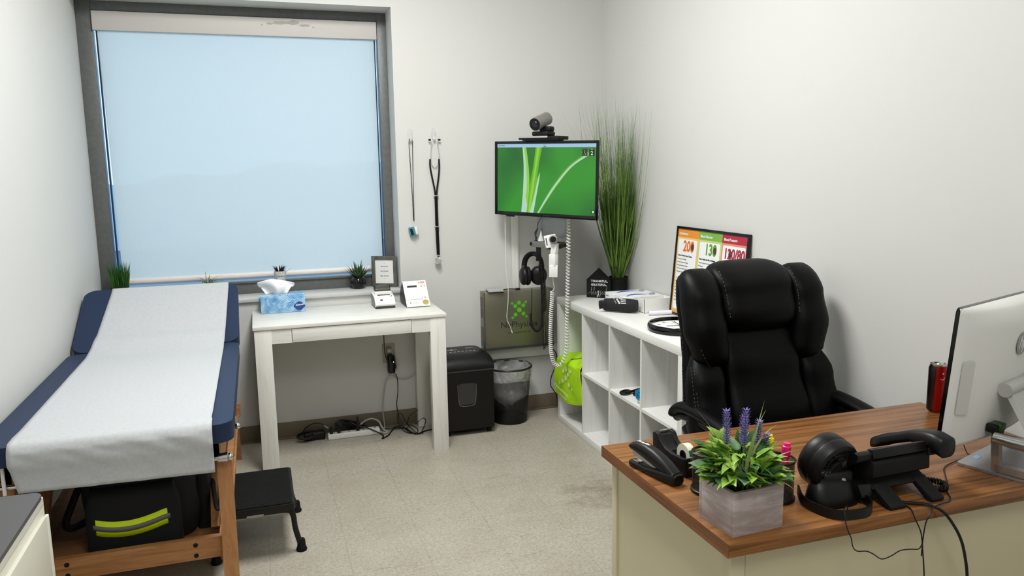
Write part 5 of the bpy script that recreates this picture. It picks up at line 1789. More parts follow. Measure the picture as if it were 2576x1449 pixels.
# ------------------------------------------------------------------ office chair
CHX = 1.735
ch = thing('office_chair', 'black leather executive office chair behind the wood desk', 'chair', (CHX, 2.2, 0))
def yb(z):   # front plane of the backrest
    return 2.285+.185*(z-.45)/.73
rg = []
shell = [(.44, .255), (.55, .285), (.68, .290), (.82, .275), (.92, .270), (1.05, .272), (1.12, .262), (1.155, .235)]
spine = [(z, CHX, yb(z)+.075, w, .042) for z, w in shell]
mk('back_shell', B().loft(pod(spine, 3.2, .05, .03, 26, 40)), LEATH, ch, smooth=60)
for s_ in (-1, 1):
    sp1 = [(.800, CHX+s_*.190, yb(.80)+.015, .045, .040), (.86, CHX+s_*.205, yb(.86)+.0, .070, .058), (.95, CHX+s_*.220, yb(.95)-.012, .080, .066), (1.06, CHX+s_*.222, yb(1.06)-.008, .074, .066), (1.165, CHX+s_*.216, yb(1.165)+.01, .068, .060)]
    mk('upper_bolster', B().loft(pod(sp1, 2.3, .06, .05, 24, 32)), LEATH, ch, smooth=60)
    sp2 = [(.46, CHX+s_*.235, yb(.46)+.01, .075, .055), (.60, CHX+s_*.240, yb(.6)-.002, .080, .060), (.76, CHX+s_*.235, yb(.76)+.004, .072, .055), (.90, CHX+s_*.215, yb(.90)+.02, .055, .035)]
    mk('lower_bolster', B().loft(pod(sp2, 2.4, .05, .12, 24, 32)), LEATH, ch, smooth=60)
sp3 = [(.925, CHX, yb(.925)+.012, .152, .050), (1.0, CHX, yb(1.0)-.010, .157, .068), (1.10, CHX, yb(1.1)-.002, .161, .070), (1.187, CHX, yb(1.187)+.03, .160, .062)]
mk('headrest', B().loft(pod(sp3, 3.4, .05, .045, 26, 44)), LEATH, ch, smooth=60)
sp4 = [(.46, CHX, yb(.46)+.0, .172, .055), (.62, CHX, yb(.62)-.012, .170, .062), (.80, CHX, yb(.80)+.004, .158, .052), (.955, CHX, yb(.955)+.018, .152, .044)]
mk('back_pad', B().loft(pod(sp4, 4, .04, .03, 24, 44)), LEATH, ch, smooth=60)
b = B()
def dash(P, w=.0009, L=.006, gap=.004):
    q = smoothpath(P, 12)
    acc = 0
    for i in range(len(q)-1):
        d = (q[i+1]-q[i])
        acc += d.length
        if acc > L+gap:
            acc = 0
            e_ = q[i+1]
            b.tube([e_, e_-d.normalized()*L], w, 4)
lx_ = CHX-.288
dash([(lx_-.002, yb(1.10)+.045, 1.10), (lx_-.012, yb(1.0)+.035, 1.0), (lx_-.004, yb(.9)+.035, .90), (lx_-.016, yb(.8)+.04, .80), (lx_-.022, yb(.65)+.04, .65), (lx_-.01, yb(.5)+.04, .5)])
dash([(CHX-.150, yb(1.17)-.034, 1.165), (CHX-.152, yb(1.1)-.068, 1.10), (CHX-.148, yb(1.0)-.073, 1.0)])
dash([(CHX+.150, yb(1.17)-.034, 1.165), (CHX+.152, yb(1.1)-.068, 1.10), (CHX+.148, yb(1.0)-.073, 1.0)])
for dx in (0, .012):
    dash([(CHX-.272+dx, yb(1.13)-.035, 1.13), (CHX-.285+dx, yb(1.0)-.045, 1.0), (CHX-.262+dx*2, yb(.88)-.048, .88), (CHX-.225+dx*2, yb(.82)-.03, .82)])
    dash([(CHX-.300+dx, yb(.84)-.02, .84), (CHX-.308+dx, yb(.70)-.035, .70), (CHX-.305+dx, yb(.56)-.035, .56)])
    dash([(CHX+.272-dx, yb(1.13)-.03, 1.13), (CHX+.287-dx, yb(1.0)-.04, 1.0), (CHX+.262-dx, yb(.88)-.045, .88), (CHX+.225-dx, yb(.82)-.03, .82)])
mk('stitching', b, STITCH, ch, smooth=0)
mk('seat', B().slab(CHX-.26, 1.96, CHX+.26, 2.40, .42, .52, .07, .035, 5), LEATH, ch, smooth=60)
for s_ in (-1, 1):
    X_ = CHX+s_*.290
    P = smoothpath([(X_, 2.470, .615), (X_, 2.466, .640), (X_, 2.425, .664), (X_, 2.36, .674), (X_, 2.24, .672), (X_, 2.10, .652), (X_, 2.00, .61), (X_, 1.975, .575)], 6)
    n_ = len(P)
    mk('arm_pad', B().tube(P, [.030*min(1, .5+i/5, .5+(n_-1-i)/5) for i in range(n_)], 14, flat=(1.15, .72)), LEATH, ch, smooth=60)
    P = smoothpath([(X_, 2.465, .615), (X_, 2.42, .632), (X_, 2.24, .640), (X_, 2.06, .61), (X_, 1.99, .56), (X_, 2.0, .50), (X_, 2.08, .45), (X_-s_*.02, 2.2, .43), (X_-s_*.05, 2.3, .42)], 6)
    mk('arm_frame', B().tube(P, .017, 10, flat=(1.1, .9)), BLK, ch, smooth=60)
    P = smoothpath([(X_, 2.40, .60), (X_, 2.36, .55), (X_, 2.36, .49), (X_-s_*.03, 2.34, .44)], 5)
    mk('arm_bracket', B().tube(P, .028, 10, flat=(.6, 1)), BLK, ch, smooth=60)
mk('gas_column', B().cyl((CHX, 2.2, .10), (CHX, 2.2, .42), .028, 16), BLK, ch)
mk('tilt_mechanism', B().box(CHX-.10, 2.10, .385, CHX+.10, 2.32, .42, .008), BLK, ch)
b = B()
for k in range(5):
    a = 2*PI*k/5+.3
    b.tube([(CHX, 2.2, .115), (CHX+.27*math.cos(a), 2.2+.27*math.sin(a), .075)], [.035, .02], 10)
mk('star_base', b, BLK, ch)
for k in range(5):
    a = 2*PI*k/5+.3
    x, y = CHX+.27*math.cos(a), 2.2+.27*math.sin(a)
    mk('castor', B().tube([(x-.022, y, .027), (x+.022, y, .027)], .027, 14).cyl((x, y, .04), (x, y, .08), .01, 8), RUB, ch)
# ------------------------------------------------------------------ brown desk
QX0, QX1, QY0, QY1, QZ = .889, 2.032, 1.302, 1.928, .760
od = thing('office_desk', 'cream steel office desk with a brown wood laminate top', 'desk', (1.46, 1.6, 0))
mk('desktop', B().box(QX0, QY0, QZ-.031, QX1, QY1, QZ, .0012), DESKW, od)
mk('edge_band', B().box(QX0-.0010, QY0, QZ-.031, QX0+.0002, QY1, QZ-.0004), DESKE, od)
BX0 = QX0+.022
mk('side_panel', B().box(BX0+.006, QY0+.06, 0, BX0+.02, QY1-.05, QZ-.031), CREAM, od)
mk('corner_post', B().box(BX0, QY1-.050, 0, BX0+.03, QY1-.020, QZ-.031, .003), CREAM, od)
mk('corner_post', B().box(BX0, QY0+.022, 0, BX0+.036, QY0+.06, QZ-.031, .003), CREAM, od)
mk('front_panel', B().box(BX0+.0375, QY0+.025, .05, QX1-.06, QY0+.038, QZ-.031), CREAM, od)
mk('side_panel', B().box(QX1-.045, QY0+.03, 0, QX1-.02, QY1-.03, QZ-.031), CREAM, od)
# stapler
sp_ = thing('stapler', 'black stapler near the far left corner of the brown desk', 'stapler', (.925, 1.69, QZ))
A0, A1 = Vector((.905, 1.770, QZ)), Vector((.945, 1.600, QZ))
sxv = (A1-A0).normalized()
mst = Matrix(((sxv.x, -sxv.y, 0, A0.x), (sxv.y, sxv.x, 0, A0.y), (0, 0, 1, A0.z), (0, 0, 0, 1)))
SL = (A1-A0).length
def ring(x, z0, z1, w, n=3.2, k=24):
    r = sup(0, 0, 0, w, (z1-z0)/2, n, k)
    return [mst @ Vector((x, q[0], (z0+z1)/2+q[1])) for q in r]
rg = [ring(0, .001, .016, .012), ring(.004, .0005, .018, .015), ring(.06, .0005, .017, .0165), ring(.075, .0005, .020, .019), ring(.13, .0005, .030, .020), ring(SL-.006, .0005, .034, .0195), ring(SL, .004, .026, .016)]
mk('base', B().loft(rg), BLK, sp_, smooth=50)
prof_ = [(-.002, .052, .058, .012), (.008, .047, .066, .0165), (.03, .043, .0735, .0175), (.06, .036, .074, .018), (.09, .029, .069, .0185), (.115, .024, .061, .0185), (.14, .019, .050, .018), (.16, .014, .038, .0175), (SL+.001, .012, .028, .015)]
rg = [ring(x, a, c, w, 2.8) for x, a, c, w in prof_]
mk('top_cover', B().loft(rg), BLK, sp_, smooth=50)
b = B().loft([[mst @ Vector((x, s_*.0065, z)) for s_, z in ((-1, a), (1, a), (1, c), (-1, c))] for x, a, c in ((.008, .034, .050), (.06, .026, .040), (.12, .016, .028))])
mk('magazine', b, SILV, sp_)
mk('anvil', B().box(.010, -.009, .0165, .034, .009, .0195, .001, m=mst), STEEL, sp_)
mk('lettering', B().text('Swingline', .0125, fr(mst @ Vector((.022, -.004, .0729)), tuple((mst.to_3x3() @ Vector((1, 0, .030))).normalized()), tuple(mst.to_3x3() @ Vector((0, 1, 0)))), shear=.3, bold=.0003), TXTW, sp_, smooth=0)
# tape dispenser
td = thing('tape_dispenser', 'black tape dispenser holding a roll of clear tape', 'tape dispenser', (.99, 1.72, QZ))
T0, T1 = Vector((1.004, 1.790, QZ)), Vector((1.014, 1.640, QZ))
txv = (T1-T0).normalized()
mtd = Matrix(((txv.x, -txv.y, 0, T0.x), (txv.y, txv.x, 0, T0.y), (0, 0, 1, T0.z), (0, 0, 0, 1)))
msd = mtd @ Matrix(((1, 0, 0, 0), (0, 0, 1, 0), (0, 1, 0, 0), (0, 0, 0, 1)))
TL_ = (T1-T0).length
sidep = [(0, 0), (TL_, 0), (TL_+.003, .052), (.135, .046), (.085, .043), (.055, .048), (.036, .058), (.022, .076), (.006, .079), (-.004, .072)]
def sp2_(t0, t1):
    return B().prism([(x, z) for x, z in sidep], t0, t1, .0015, 2, msd)
b = B()
b.prism(sidep, -.028, -.016, .0015, 2, msd)
b.prism(sidep, .016, .028, .0015, 2, msd)
low = [(0, .0), (TL_, 0), (TL_+.003, .048), (TL_-.01, .048), (TL_-.012, .012), (.070, .012), (.062, .042), (.038, .052), (.024, .072), (.006, .075), (-.004, .068)]
b.prism(low, -.0165, .0165, 0, 2, msd)
mk('body', b, BLK, td)
rm_ = mtd @ Matrix.Translation((.112, 0, .046)) @ Matrix.Rotation(PI/2, 4, 'X')
rl = thing  # noqa
TAPE = mat('tape_roll', (226, 224, 204), .3)
mk('tape_roll', B().lathe([(.013, -.0095), (.029, -.0095), (.029, .0095), (.013, .0095), (.013, -.0095)], 40, rm_, False), TAPE, td)
mk('core_hub', B().lathe([(.0128, -.0115), (.0128, .0115), (.009, .0115), (.009, -.0115)], 24, rm_, False), BLK, td)
b = B().grid(8, 1, lambda u, v: mtd @ Vector((.112+.0293*math.cos(.15+u*.55), -.0095+.019*v, .046+.0293*math.sin(.15+u*.55))))
mk('tape_label', b, mat('label_green', (22, 96, 60), .4), td)
mk('cutter', B().box(.004, -.0145, .078, .012, .0145, .0805, .0004, m=mtd), STEEL, td)
# mesh pen cups
def cupmesh(n, N, K):
    t = N.new('ShaderNodeTexCoord')
    s_ = N.new('ShaderNodeSeparateXYZ')
    K.new(t.outputs['Object'], s_.inputs[0])
    def M_(op, a, b_=None):
        q = N.new('ShaderNodeMath')
        q.operation = op
        for i, v in enumerate((a, b_)):
            if v is None:
                continue
            if isinstance(v, (int, float)):
                q.inputs[i].default_value = v
            else:
                K.new(v, q.inputs[i])
        return q.outputs[0]
    th = M_('ARCTAN2', s_.outputs['Y'], s_.outputs['X'])
    a = M_('SINE', M_('ADD', M_('MULTIPLY', th, 46), M_('MULTIPLY', s_.outputs['Z'], 1100)))
    c_ = M_('SINE', M_('SUBTRACT', M_('MULTIPLY', th, 46), M_('MULTIPLY', s_.outputs['Z'], 1100)))
    h = M_('GREATER_THAN', M_('MULTIPLY', a, c_), .22)
    d = N.new('ShaderNodeBsdfPrincipled')
    d.inputs['Base Color'].default_value = (.01, .01, .01, 1)
    d.inputs['Roughness'].default_value = .35
    tr_ = N.new('ShaderNodeBsdfTransparent')
    mx = N.new('ShaderNodeMixShader')
    K.new(h, mx.inputs[0])
    K.new(d.outputs[0], mx.inputs[1])
    K.new(tr_.outputs[0], mx.inputs[2])
    return mx.outputs[0]
CUPM = mixmat('black_cup_mesh', cupmesh)
def pencup(x, y, label):
    t = thing('pen_cup', label, 'pen cup', (x, y, QZ), 0, 'black mesh pen cups')
    m_ = Matrix.Translation((x, y, QZ))
    mk('mesh_wall', B().lathe([(.0405, .006), (.0405, .098)], 36, m_, False), CUPM, t, smooth=80)
    mk('base', B().lathe([(.0425, 0), (.044, .002), (.044, .008), (.041, .010), (0, .010)], 36, m_), BLK, t)
    mk('rim', B().tube([(x+.0415*math.cos(2*PI*i/36), y+.0415*math.sin(2*PI*i/36), QZ+.098) for i in range(36)], .0028, 8, True), BLK, t)
pencup(1.000, 1.553, 'black mesh pen cup between tape dispenser and planter')
pencup(1.122, 1.462, 'black mesh pen cup behind the planter holding two highlighters')
def marker(x, y, dx, dy, c_, L, label):
    t = thing('highlighter', label, 'highlighter', (x, y, QZ+.012))
    p = Vector((x, y, QZ+.0125))
    d = Vector((dx, dy, 1)).normalized()
    M1 = mat('highlighter_'+c_[0], c_[1], .35)
    mk('barrel', B().tube([p, p+d*(L-.035)], .0085, 16), M1, t)
    mk('cap', B().tube([p+d*(L-.036), p+d*(L-.034), p+d*(L-.008), p+d*(L-.006), p+d*L], [.009, .0105, .0105, .008, .0075], 16), M1, t)
marker(1.112, 1.470, .03, .10, ('yellow', (240, 232, 20)), .138, 'yellow highlighter standing in the mesh pen cup')
marker(1.130, 1.456, .08, -.05, ('pink', (244, 28, 120)), .126, 'hot pink highlighter standing in the mesh pen cup')
# planter
pt = thing('planter_box', 'whitewashed wooden cube planter with greenery and lavender', 'plant', (.98, 1.395, QZ))
PWD = wood('washed_lilac_wood', (208, 198, 198), (168, 155, 154), (150, 136, 134), 4.2, (1.2, 1.2, 7), .6, 0, .5)
mpl = rz(4.5, (.9135, 1.3235, QZ))
PL, PLY, PH = .132, .120, .098
b = B()
b.box(0, 0, 0, PL, .009, PH, .0006, m=mpl).box(0, PLY-.009, 0, PL, PLY, PH, .0006, m=mpl).box(0, .009, 0, .009, PLY-.009, PH, .0006, m=mpl).box(PL-.009, .009, 0, PL, PLY-.009, PH, .0006, m=mpl)
mk('box', b, PWD, pt)
mk('soil', B().box(.009, .009, .02, PL-.009, PLY-.009, PH-.012, m=mpl), SOIL, pt)
random.seed(77)
ctr = mpl @ Vector((PL/2, PLY/2, PH-.010))
def leaf2(b, p, d, L, w, droop, cup=.35, roll=0):
    blade(b, p, d, L, w, droop, 6, roll, cup)
LF1 = leafmat('leaf_lime_green', (158, 190, 74), (100, 146, 52), .42, 40)
LF2 = leafmat('leaf_sage_green', (112, 144, 96), (74, 110, 66), .5, 40)
LF3 = leafmat('leaf_deep_green', (74, 122, 52), (44, 86, 36), .42, 40)
for nm, M_, cnt, wr in (('bright_leaves', LF1, 58, (.010, .0150)), ('sage_leaves', LF2, 26, (.014, .020)), ('green_leaves', LF3, 30, (.009, .013))):
    b = B()
    for i in range(cnt):
        a = random.uniform(0, 2*PI)
        el = random.uniform(.05, 1.15)
        R = random.uniform(.02, .078)
        q = ctr+Vector((R*math.cos(a), R*math.sin(a), .018+random.uniform(0, .060)*(1 if nm != 'sage_leaves' else .5)))
        d = Vector((math.cos(a), math.sin(a), el*random.uniform(.2, 1.2)))
        b.tube([ctr+Vector((R*.5*math.cos(a), R*.5*math.sin(a), 0)), q], .0013, 4)
        k = 2 if nm == 'bright_leaves' else 1
        for j in range(k+1):
            leaf2(b, q, d+Vector((random.uniform(-.6, .6), random.uniform(-.6, .6), random.uniform(-.2, .3))), random.uniform(.034, .056)*(.85 if nm == 'sage_leaves' else 1), random.uniform(*wr), random.uniform(.1, 1.1), .3, random.uniform(-.7, .7))
    mk(nm, b, M_, pt, smooth=80)
b = B()
for (dx, dy, L, dr, w) in ((-.55, .35, .10, -.4, .004), (-.75, .1, .095, .3, .004), (-.65, .2, .085, .2, .0035), (.30, .05, .165, .1, .0032), (-.28, .28, .17, .9, .0032), (.30, .12, .15, 1.1, .0032), (.34, .05, .14, 1.6, .003), (.85, -.2, .10, .9, .004), (.6, -.5, .10, 1.2, .004)):
    blade(b, tuple(ctr+Vector((dx*.04, dy*.04, .02))), (dx, dy, 1), L, w, dr, 9, .3, .4)
mk('grass_blades', b, leafmat('grass_blade_green', (152, 172, 92), (84, 120, 60), .4, 20), pt, smooth=80)
for (dx, dy, L, hgt) in ((-.012, .035, .155, .075), (.020, .022, .158, .082), (.028, .040, .135, .060), (.046, .016, .130, .070), (.058, .004, .105, .050)):
    lean = Vector((dx*1.6, dy*.8, 1)).normalized()
    base_ = ctr+Vector((dx, dy, 0))
    st_ = mk('lavender_stem', B().tube([base_, base_+lean*(L-.01)], .0014, 5), LF2, pt)
    b = B()
    for k in range(int(hgt/.0052)):
        z_ = L-hgt+k*.0056
        rr = .0078*math.sin(PI*min(1, (k+2.5)/(hgt/.0052+3.5)))**.6
        for j in range(7):
            a = 2*PI*j/7+k*.5
            o_ = Vector((math.cos(a), math.sin(a), 0))
            blade(b, tuple(base_+lean*z_+o_*rr*.35), (o_.x, o_.y, .8), random.uniform(.0085, .0125), .0026, .4, 2, 0, .5)
    mk('lavender_flower', b, leafmat('lavender_violet', (140, 122, 196), (86, 78, 140), .7, 60), st_, smooth=80)
# small fan
fn = thing('desk_fan', 'small round black fan with a loop strap on the brown desk', 'fan', (1.22, 1.42, QZ))
fn_ax = Vector((.10, -.93, -.22)).normalized()
fc_ = Vector((1.236, 1.420, QZ+.086))
mfn = fr(fc_, fn_ax.cross(Vector((0, 0, -1))), (0, 0, 1))
zz_ = (mfn.to_3x3() @ Vector((0, 0, 1)))
if zz_.dot(fn_ax) < 0:
    mfn = mfn @ Matrix.Rotation(PI, 4, 'Y')
mtl = mfn @ Matrix.Rotation(.25, 4, 'X')
mk('housing', B().lathe([(.052, .028), (.062, .026), (.066, .018), (.067, .004), (.0655, .002), (.0655, -.002), (.067, -.004), (.067, -.026), (.062, -.036), (.055, -.038), (.055, -.030), (.052, .020), (.052, .028)], 56, mtl, False), BLK, fn, smooth=40)
b = B()
for k in range(30):
    a = 2*PI*k/30
    q = []
    for i in range(7):
        t = i/6
        r = .014+.040*t
        q.append(mtl @ Vector((r*math.cos(a+t*.5), r*math.sin(a+t*.5), .024-.004*t)))
    b.tube(q, .0011, 4)
b.tube([mtl @ Vector((.034*math.cos(2*PI*i/32), .034*math.sin(2*PI*i/32), .0225)) for i in range(32)], .001, 4, True)
mk('rear_grille', b, BLK, fn)
b = B()
for k in range(26):
    a = 2*PI*k/26
    b.tube([mtl @ Vector(((.016+.042*i/6)*math.cos(a-i/6*.6), (.016+.042*i/6)*math.sin(a-i/6*.6), -.034)) for i in range(7)], .0012, 4)
b.lathe([(.016, -.037), (0, -.038)], 20, mtl, False)
mk('front_grille', b, BLK, fn)
mk('motor_hub', B().lathe([(.020, -.03), (.020, .022), (.015, .026), (0, .026)], 24, mtl, False), BLK, fn)
b = B()
for k in range(5):
    a = 2*PI*k/5
    b.loft([[mtl @ Vector(((.02+.032*t)*math.cos(a+s_*.42+t*.2), (.02+.032*t)*math.sin(a+s_*.42+t*.2), s_*.010)) for s_ in (-1, 0, 1)] for t in (0, .5, 1)], False, False)
mks('fan_blade', b, DGREY, fn, solid=.001)
b = B()
b.loft([sup(1.230, 1.400, QZ+.0005, .060, .038, 3, 32), sup(1.230, 1.400, QZ+.012, .062, .038, 3, 32), sup(1.232, 1.406, QZ+.040, .058, .028, 2.6, 32), sup(1.236, 1.412, QZ+.062, .050, .020, 2.4, 32)])
b.box(1.20, 1.39, QZ+.03, 1.285, 1.42, QZ+.075, .010, 3)
mk('base', b, BLK, fn, smooth=60)
mk('silver_button', B().cyl((1.252, 1.3925, QZ+.054), (1.2515, 1.3875, QZ+.054), .0055, 18), SILV, fn)
P = smoothpath([(1.168, 1.44, .785), (1.152, 1.40, .776), (1.160, 1.345, .774), (1.182, 1.314, .774), (1.215, 1.3065, .774), (1.25, 1.308, .774), (1.280, 1.330, .774), (1.290, 1.36, .776), (1.275, 1.39, .79), (1.262, 1.41, .80)], 7)
b = B()
rg = []
for i, p in enumerate(P):
    a = P[max(0, i-1)]
    c_ = P[min(len(P)-1, i+1)]
    n_ = (c_-a).cross(Vector((0, 0, 1))).normalized()*.0022
    rg.append([p-n_-Vector((0, 0, .012)), p+n_-Vector((0, 0, .012)), p+n_+Vector((0, 0, .010)), p-n_+Vector((0, 0, .010))])
b.loft(rg)
mk('strap_loop', b, BLK, fn, smooth=60)
# desk phone
ph = thing('desk_phone', 'black desk phone on its stand seen from behind', 'telephone', (1.40, 1.42, QZ))
mph = rz(1.5, (1.30, 1.310, QZ))
# slab: low edge away from the camera, high edge near it
def slabp(pts, x0, x1, bev=.003):
    m_ = mph @ Matrix(((0, 0, 1, x0), (1, 0, 0, 0), (0, 1, 0, 0), (0, 0, 0, 1)))
    return B().prism(pts, 0, x1-x0, bev, 2, m_)
mk('body', slabp([(.245, .004), (.25, .020), (.19, .060), (.07, .122), (.055, .118), (.060, .100), (.17, .036), (.21, .004)], -.030, .195), BLK, ph)
mk('rear_block', slabp([(.060, .102), (.050, .096), (.048, .062), (.075, .050), (.12, .050), (.12, .07)], .010, .180), BLKM, ph)
b = slabp([(.085, .062), (.075, .048), (.050, .034), (.056, .028), (.086, .044), (.12, .060)], .012, .178)
mk('stand_bar', b, BLKM, ph)
mk('stand_foot', slabp([(.060, .044), (.050, .036), (.0, .009), (.002, .001), (.020, .001), (.066, .030)], .018, .062), BLKM, ph)
mk('stand_foot', slabp([(.060, .044), (.050, .036), (.0, .009), (.002, .001), (.020, .001), (.066, .030)], .140, .178), BLKM, ph)
mk('lower_shell', slabp([(.20, .006), (.09, .05), (.06, .046), (.045, .02), (.09, .002), (.20, .0015)], -.022, .012), BLK, ph)
b = slabp([(.070, .124), (.060, .104), (.05, .106), (.056, .128)], .010, .17)
mk('display_hood', b, BLK, ph)
rg = []
for (y, z, w, h) in ((.022, .122, .020, .018), (.027, .122, .026, .025), (.055, .128, .027, .024), (.080, .130, .025, .019), (.12, .122, .022, .016), (.17, .100, .021, .015), (.20, .086, .024, .017), (.235, .068, .024, .015), (.24, .066, .018, .009)):
    q = sup(0, 0, 0, w, h, 3, 24)
    rg.append([mph @ Vector((.205+v[0], y, z-.006+v[1])) for v in q])
mk('handset', B().loft(rg), BLK, ph, smooth=60)
mk('handset_cradle', slabp([(.05, .112), (.045, .095), (.07, .082), (.22, .008), (.24, .008), (.235, .045)], .172, .232), BLK, ph)
b = B().tube(helix([mph @ Vector((.215, .09, .012)), mph @ Vector((.235, .06, .012)), mph @ Vector((.215, .035, .010)), mph @ Vector((.19, .05, .010))], .006, .0062, 8), .0022, 5)
mk('handset_cord', b, BLK, ph, smooth=80)
b = B().tube(smoothpath([(1.36, 1.345, .768), (1.374, 1.330, .766), (1.404, 1.312, .766), (1.420, 1.297, .764), (1.440, 1.282, .752), (1.466, 1.275, .718), (1.487, 1.272, .681), (1.5, 1.27, .64), (1.511, 1.27, .59), (1.52, 1.27, .50), (1.52, 1.27, .30), (1.50, 1.275, .05), (1.48, 1.24, .006), (1.45, 1.20, .005)], 7), .0035, 7)
mk('thick_cord', b, BLK, ph)
b = B().tube(smoothpath([(1.352, 1.345, .765), (1.366, 1.322, .7635), (1.364, 1.300, .763), (1.360, 1.285, .750), (1.372, 1.277, .718), (1.379, 1.276, .678), (1.388, 1.275, .610), (1.394, 1.275, .52), (1.394, 1.275, .30), (1.38, 1.27, .05), (1.36, 1.24, .004)], 7), .0016, 6)
mk('thin_cord', b, BLK, ph)
b = B().tube(smoothpath([(1.236, 1.37, .766), (1.222, 1.345, .7625), (1.206, 1.322, .7625), (1.196, 1.3105, .788), (1.190, 1.306, .795), (1.180, 1.300, .790), (1.170, 1.285, .770), (1.172, 1.278, .752), (1.178, 1.275, .737), (1.183, 1.275, .718), (1.195, 1.275, .705), (1.221, 1.275, .700), (1.24, 1.275, .690), (1.264, 1.275, .674), (1.290, 1.275, .677), (1.315, 1.275, .685), (1.343, 1.275, .683), (1.368, 1.275, .680), (1.379, 1.276, .695)], 6), .0013, 6)
tag(mk('fan_cord', b, BLK), 'thin black cord from the fan sagging below the desk edge', 'cord')
b = B().tube(smoothpath([(1.79, 1.545, .775), (1.774, 1.52, .764), (1.765, 1.503, .763), (1.703, 1.488, .763), (1.642, 1.468, .763), (1.604, 1.432, .7625), (1.55, 1.373, .7625), (1.52, 1.348, .7625), (1.500, 1.320, .7625), (1.478, 1.304, .763), (1.45, 1.298, .764), (1.418, 1.290, .764), (1.398, 1.280, .755), (1.386, 1.278, .738), (1.380, 1.277, .705), (1.378, 1.277, .66)], 6), .0015, 6)
tag(mk('monitor_cord', b, BLK), 'thin black cord winding from the monitor to the desk edge', 'cord')
ms_ = thing('computer_mouse', 'silver computer mouse on the brown desk behind the phone', 'mouse', (1.425, 1.60, QZ))
mm = Matrix.Translation((1.428, 1.625, QZ+.001)) @ Matrix.Rotation(.4, 4, 'Z')
b = B()
b.loft([[mm @ Vector(v) for v in sup(0, 0, z, .030*k, .052*k, 2.3, 32)] for z, k in ((0, .96), (.008, 1), (.018, .93), (.026, .76), (.031, .5), (.033, .2))])
mk('shell', b, SILV, ms_, smooth=60)
mk('wheel', B().box(-.003, .022, .022, .003, .036, .033, .001, m=mm), DGREY, ms_)
# drink can
cn = thing('drink_can', 'tall slim red and black drink can behind the monitor', 'can', (2.0, 1.86, QZ))
KX_, KYc = 2.0, 1.838
mcn = Matrix.Translation((KX_, KYc, QZ))
def canm():
    m = bpy.data.materials.new('red_and_black_can')
    m.use_nodes = True
    n = m.node_tree
    N, K = n.nodes, n.links
    t = N.new('ShaderNodeTexCoord')
    s_ = N.new('ShaderNodeSeparateXYZ')
    K.new(t.outputs['Object'], s_.inputs[0])
    a = N.new('ShaderNodeMath')
    a.operation = 'MULTIPLY_ADD'
    a.inputs[1].default_value = -.06
    K.new(s_.outputs['Z'], a.inputs[0])
    sb_ = N.new('ShaderNodeMath')
    sb_.operation = 'SUBTRACT'
    K.new(s_.outputs['X'], sb_.inputs[0])
    K.new(s_.outputs['Y'], sb_.inputs[1])
    ad = N.new('ShaderNodeMath')
    ad.inputs[1].default_value = -.006
    K.new(sb_.outputs[0], ad.inputs[0])
    K.new(ad.outputs[0], a.inputs[2])
    r = N.new('ShaderNodeValToRGB')
    r.color_ramp.elements[0].position = .0
    r.color_ramp.elements[0].color = (.012, .004, .006, 1)
    r.color_ramp.elements[1].position = .004
    r.color_ramp.elements[1].color = col((158, 8, 10))
    K.new(a.outputs[0], r.inputs[0])
    K.new(r.outputs[0], N['Principled BSDF'].inputs['Base Color'])
    N['Principled BSDF'].inputs['Roughness'].default_value = .28
    N['Principled BSDF'].inputs['Metallic'].default_value = .4
    return m
mk('can_body', B().lathe([(.022, .003), (.0265, .009), (.0265, .140), (.0235, .149)], 32, mcn, False), canm(), cn)
mk('can_lid', B().lathe([(.0235, .149), (.0245, .151), (.0245, .154), (.0225, .1545), (.0215, .150), (0, .150)], 32, mcn, False), STEEL, cn)
mk('can_foot', B().lathe([(.019, 0), (.022, .003)], 32, mcn, False), STEEL, cn)
mk('mouth_opening', B().lathe([(.0085, 0), (0, .0003)], 16, mcn @ Matrix.Translation((-.008, .002, .1503)), False), BLKG, cn)
mk('print_marks', B().disc(.003, 12, fr((KX_-.006, KYc-.0262, QZ+.128), (1, -.2, 0), (0, 0, 1))).tube(smoothpath([(KX_-.013, KYc-.0240, QZ+.112), (KX_-.009, KYc-.0256, QZ+.108), (KX_-.003, KYc-.0268, QZ+.110), (KX_-.001, KYc-.0270, QZ+.116)], 5), .0009, 5), mat('can_silver_print', (210, 190, 180), .4), cn)
# all-in-one monitor seen from behind
mn = thing('desktop_monitor', 'white all-in-one computer monitor seen from behind', 'monitor', (1.82, 1.52, QZ))
dg, tl = math.radians(18.5), math.radians(4.5)
mu = Vector((math.cos(dg), math.sin(dg), 0))
mnb = Vector((math.sin(dg), -math.cos(dg), 0))
mup = Vector((0, 0, 1))*math.cos(tl)+mnb*math.sin(tl)
MO = Vector((1.574, 1.435, .820))
mm_ = fr(MO, mu, mup)     # local z points out of the back, towards the camera
MW, MH = .515, .372
ALU = mat('monitor_white', (226, 226, 223), .35)
rg = []
def rr(k, z, b_=0):
    x0, x1, y0, y1 = k, MW-k, k*.6, MH-k*.6
    rc = .014
    pts = []
    for cx_, cy_, a0 in ((x1-rc, y1-rc, 0), (x0+rc, y1-rc, 90), (x0+rc, y0+rc, 180), (x1-rc, y0+rc, 270)):
        for i in range(7):
            a = math.radians(a0+15*i)
            pts.append((cx_+rc*math.cos(a), cy_+rc*math.sin(a)))
    out = []
    # subdivide long sides so the back can bulge
    for i, p in enumerate(pts):
        out.append(p)
        q = pts[(i+1) % len(pts)]
        if (Vector(q)-Vector(p)).length > .1:
            for j in range(1, 12):
                out.append((p[0]+(q[0]-p[0])*j/12, p[1]+(q[1]-p[1])*j/12))
    return [mm_ @ Vector((x, y, z)) for x, y in out]
def bulge(x, y):
    u = (x/MW-.5)*2
    return .014+.044*max(0, 1-abs(u)**2.4)
b = B()
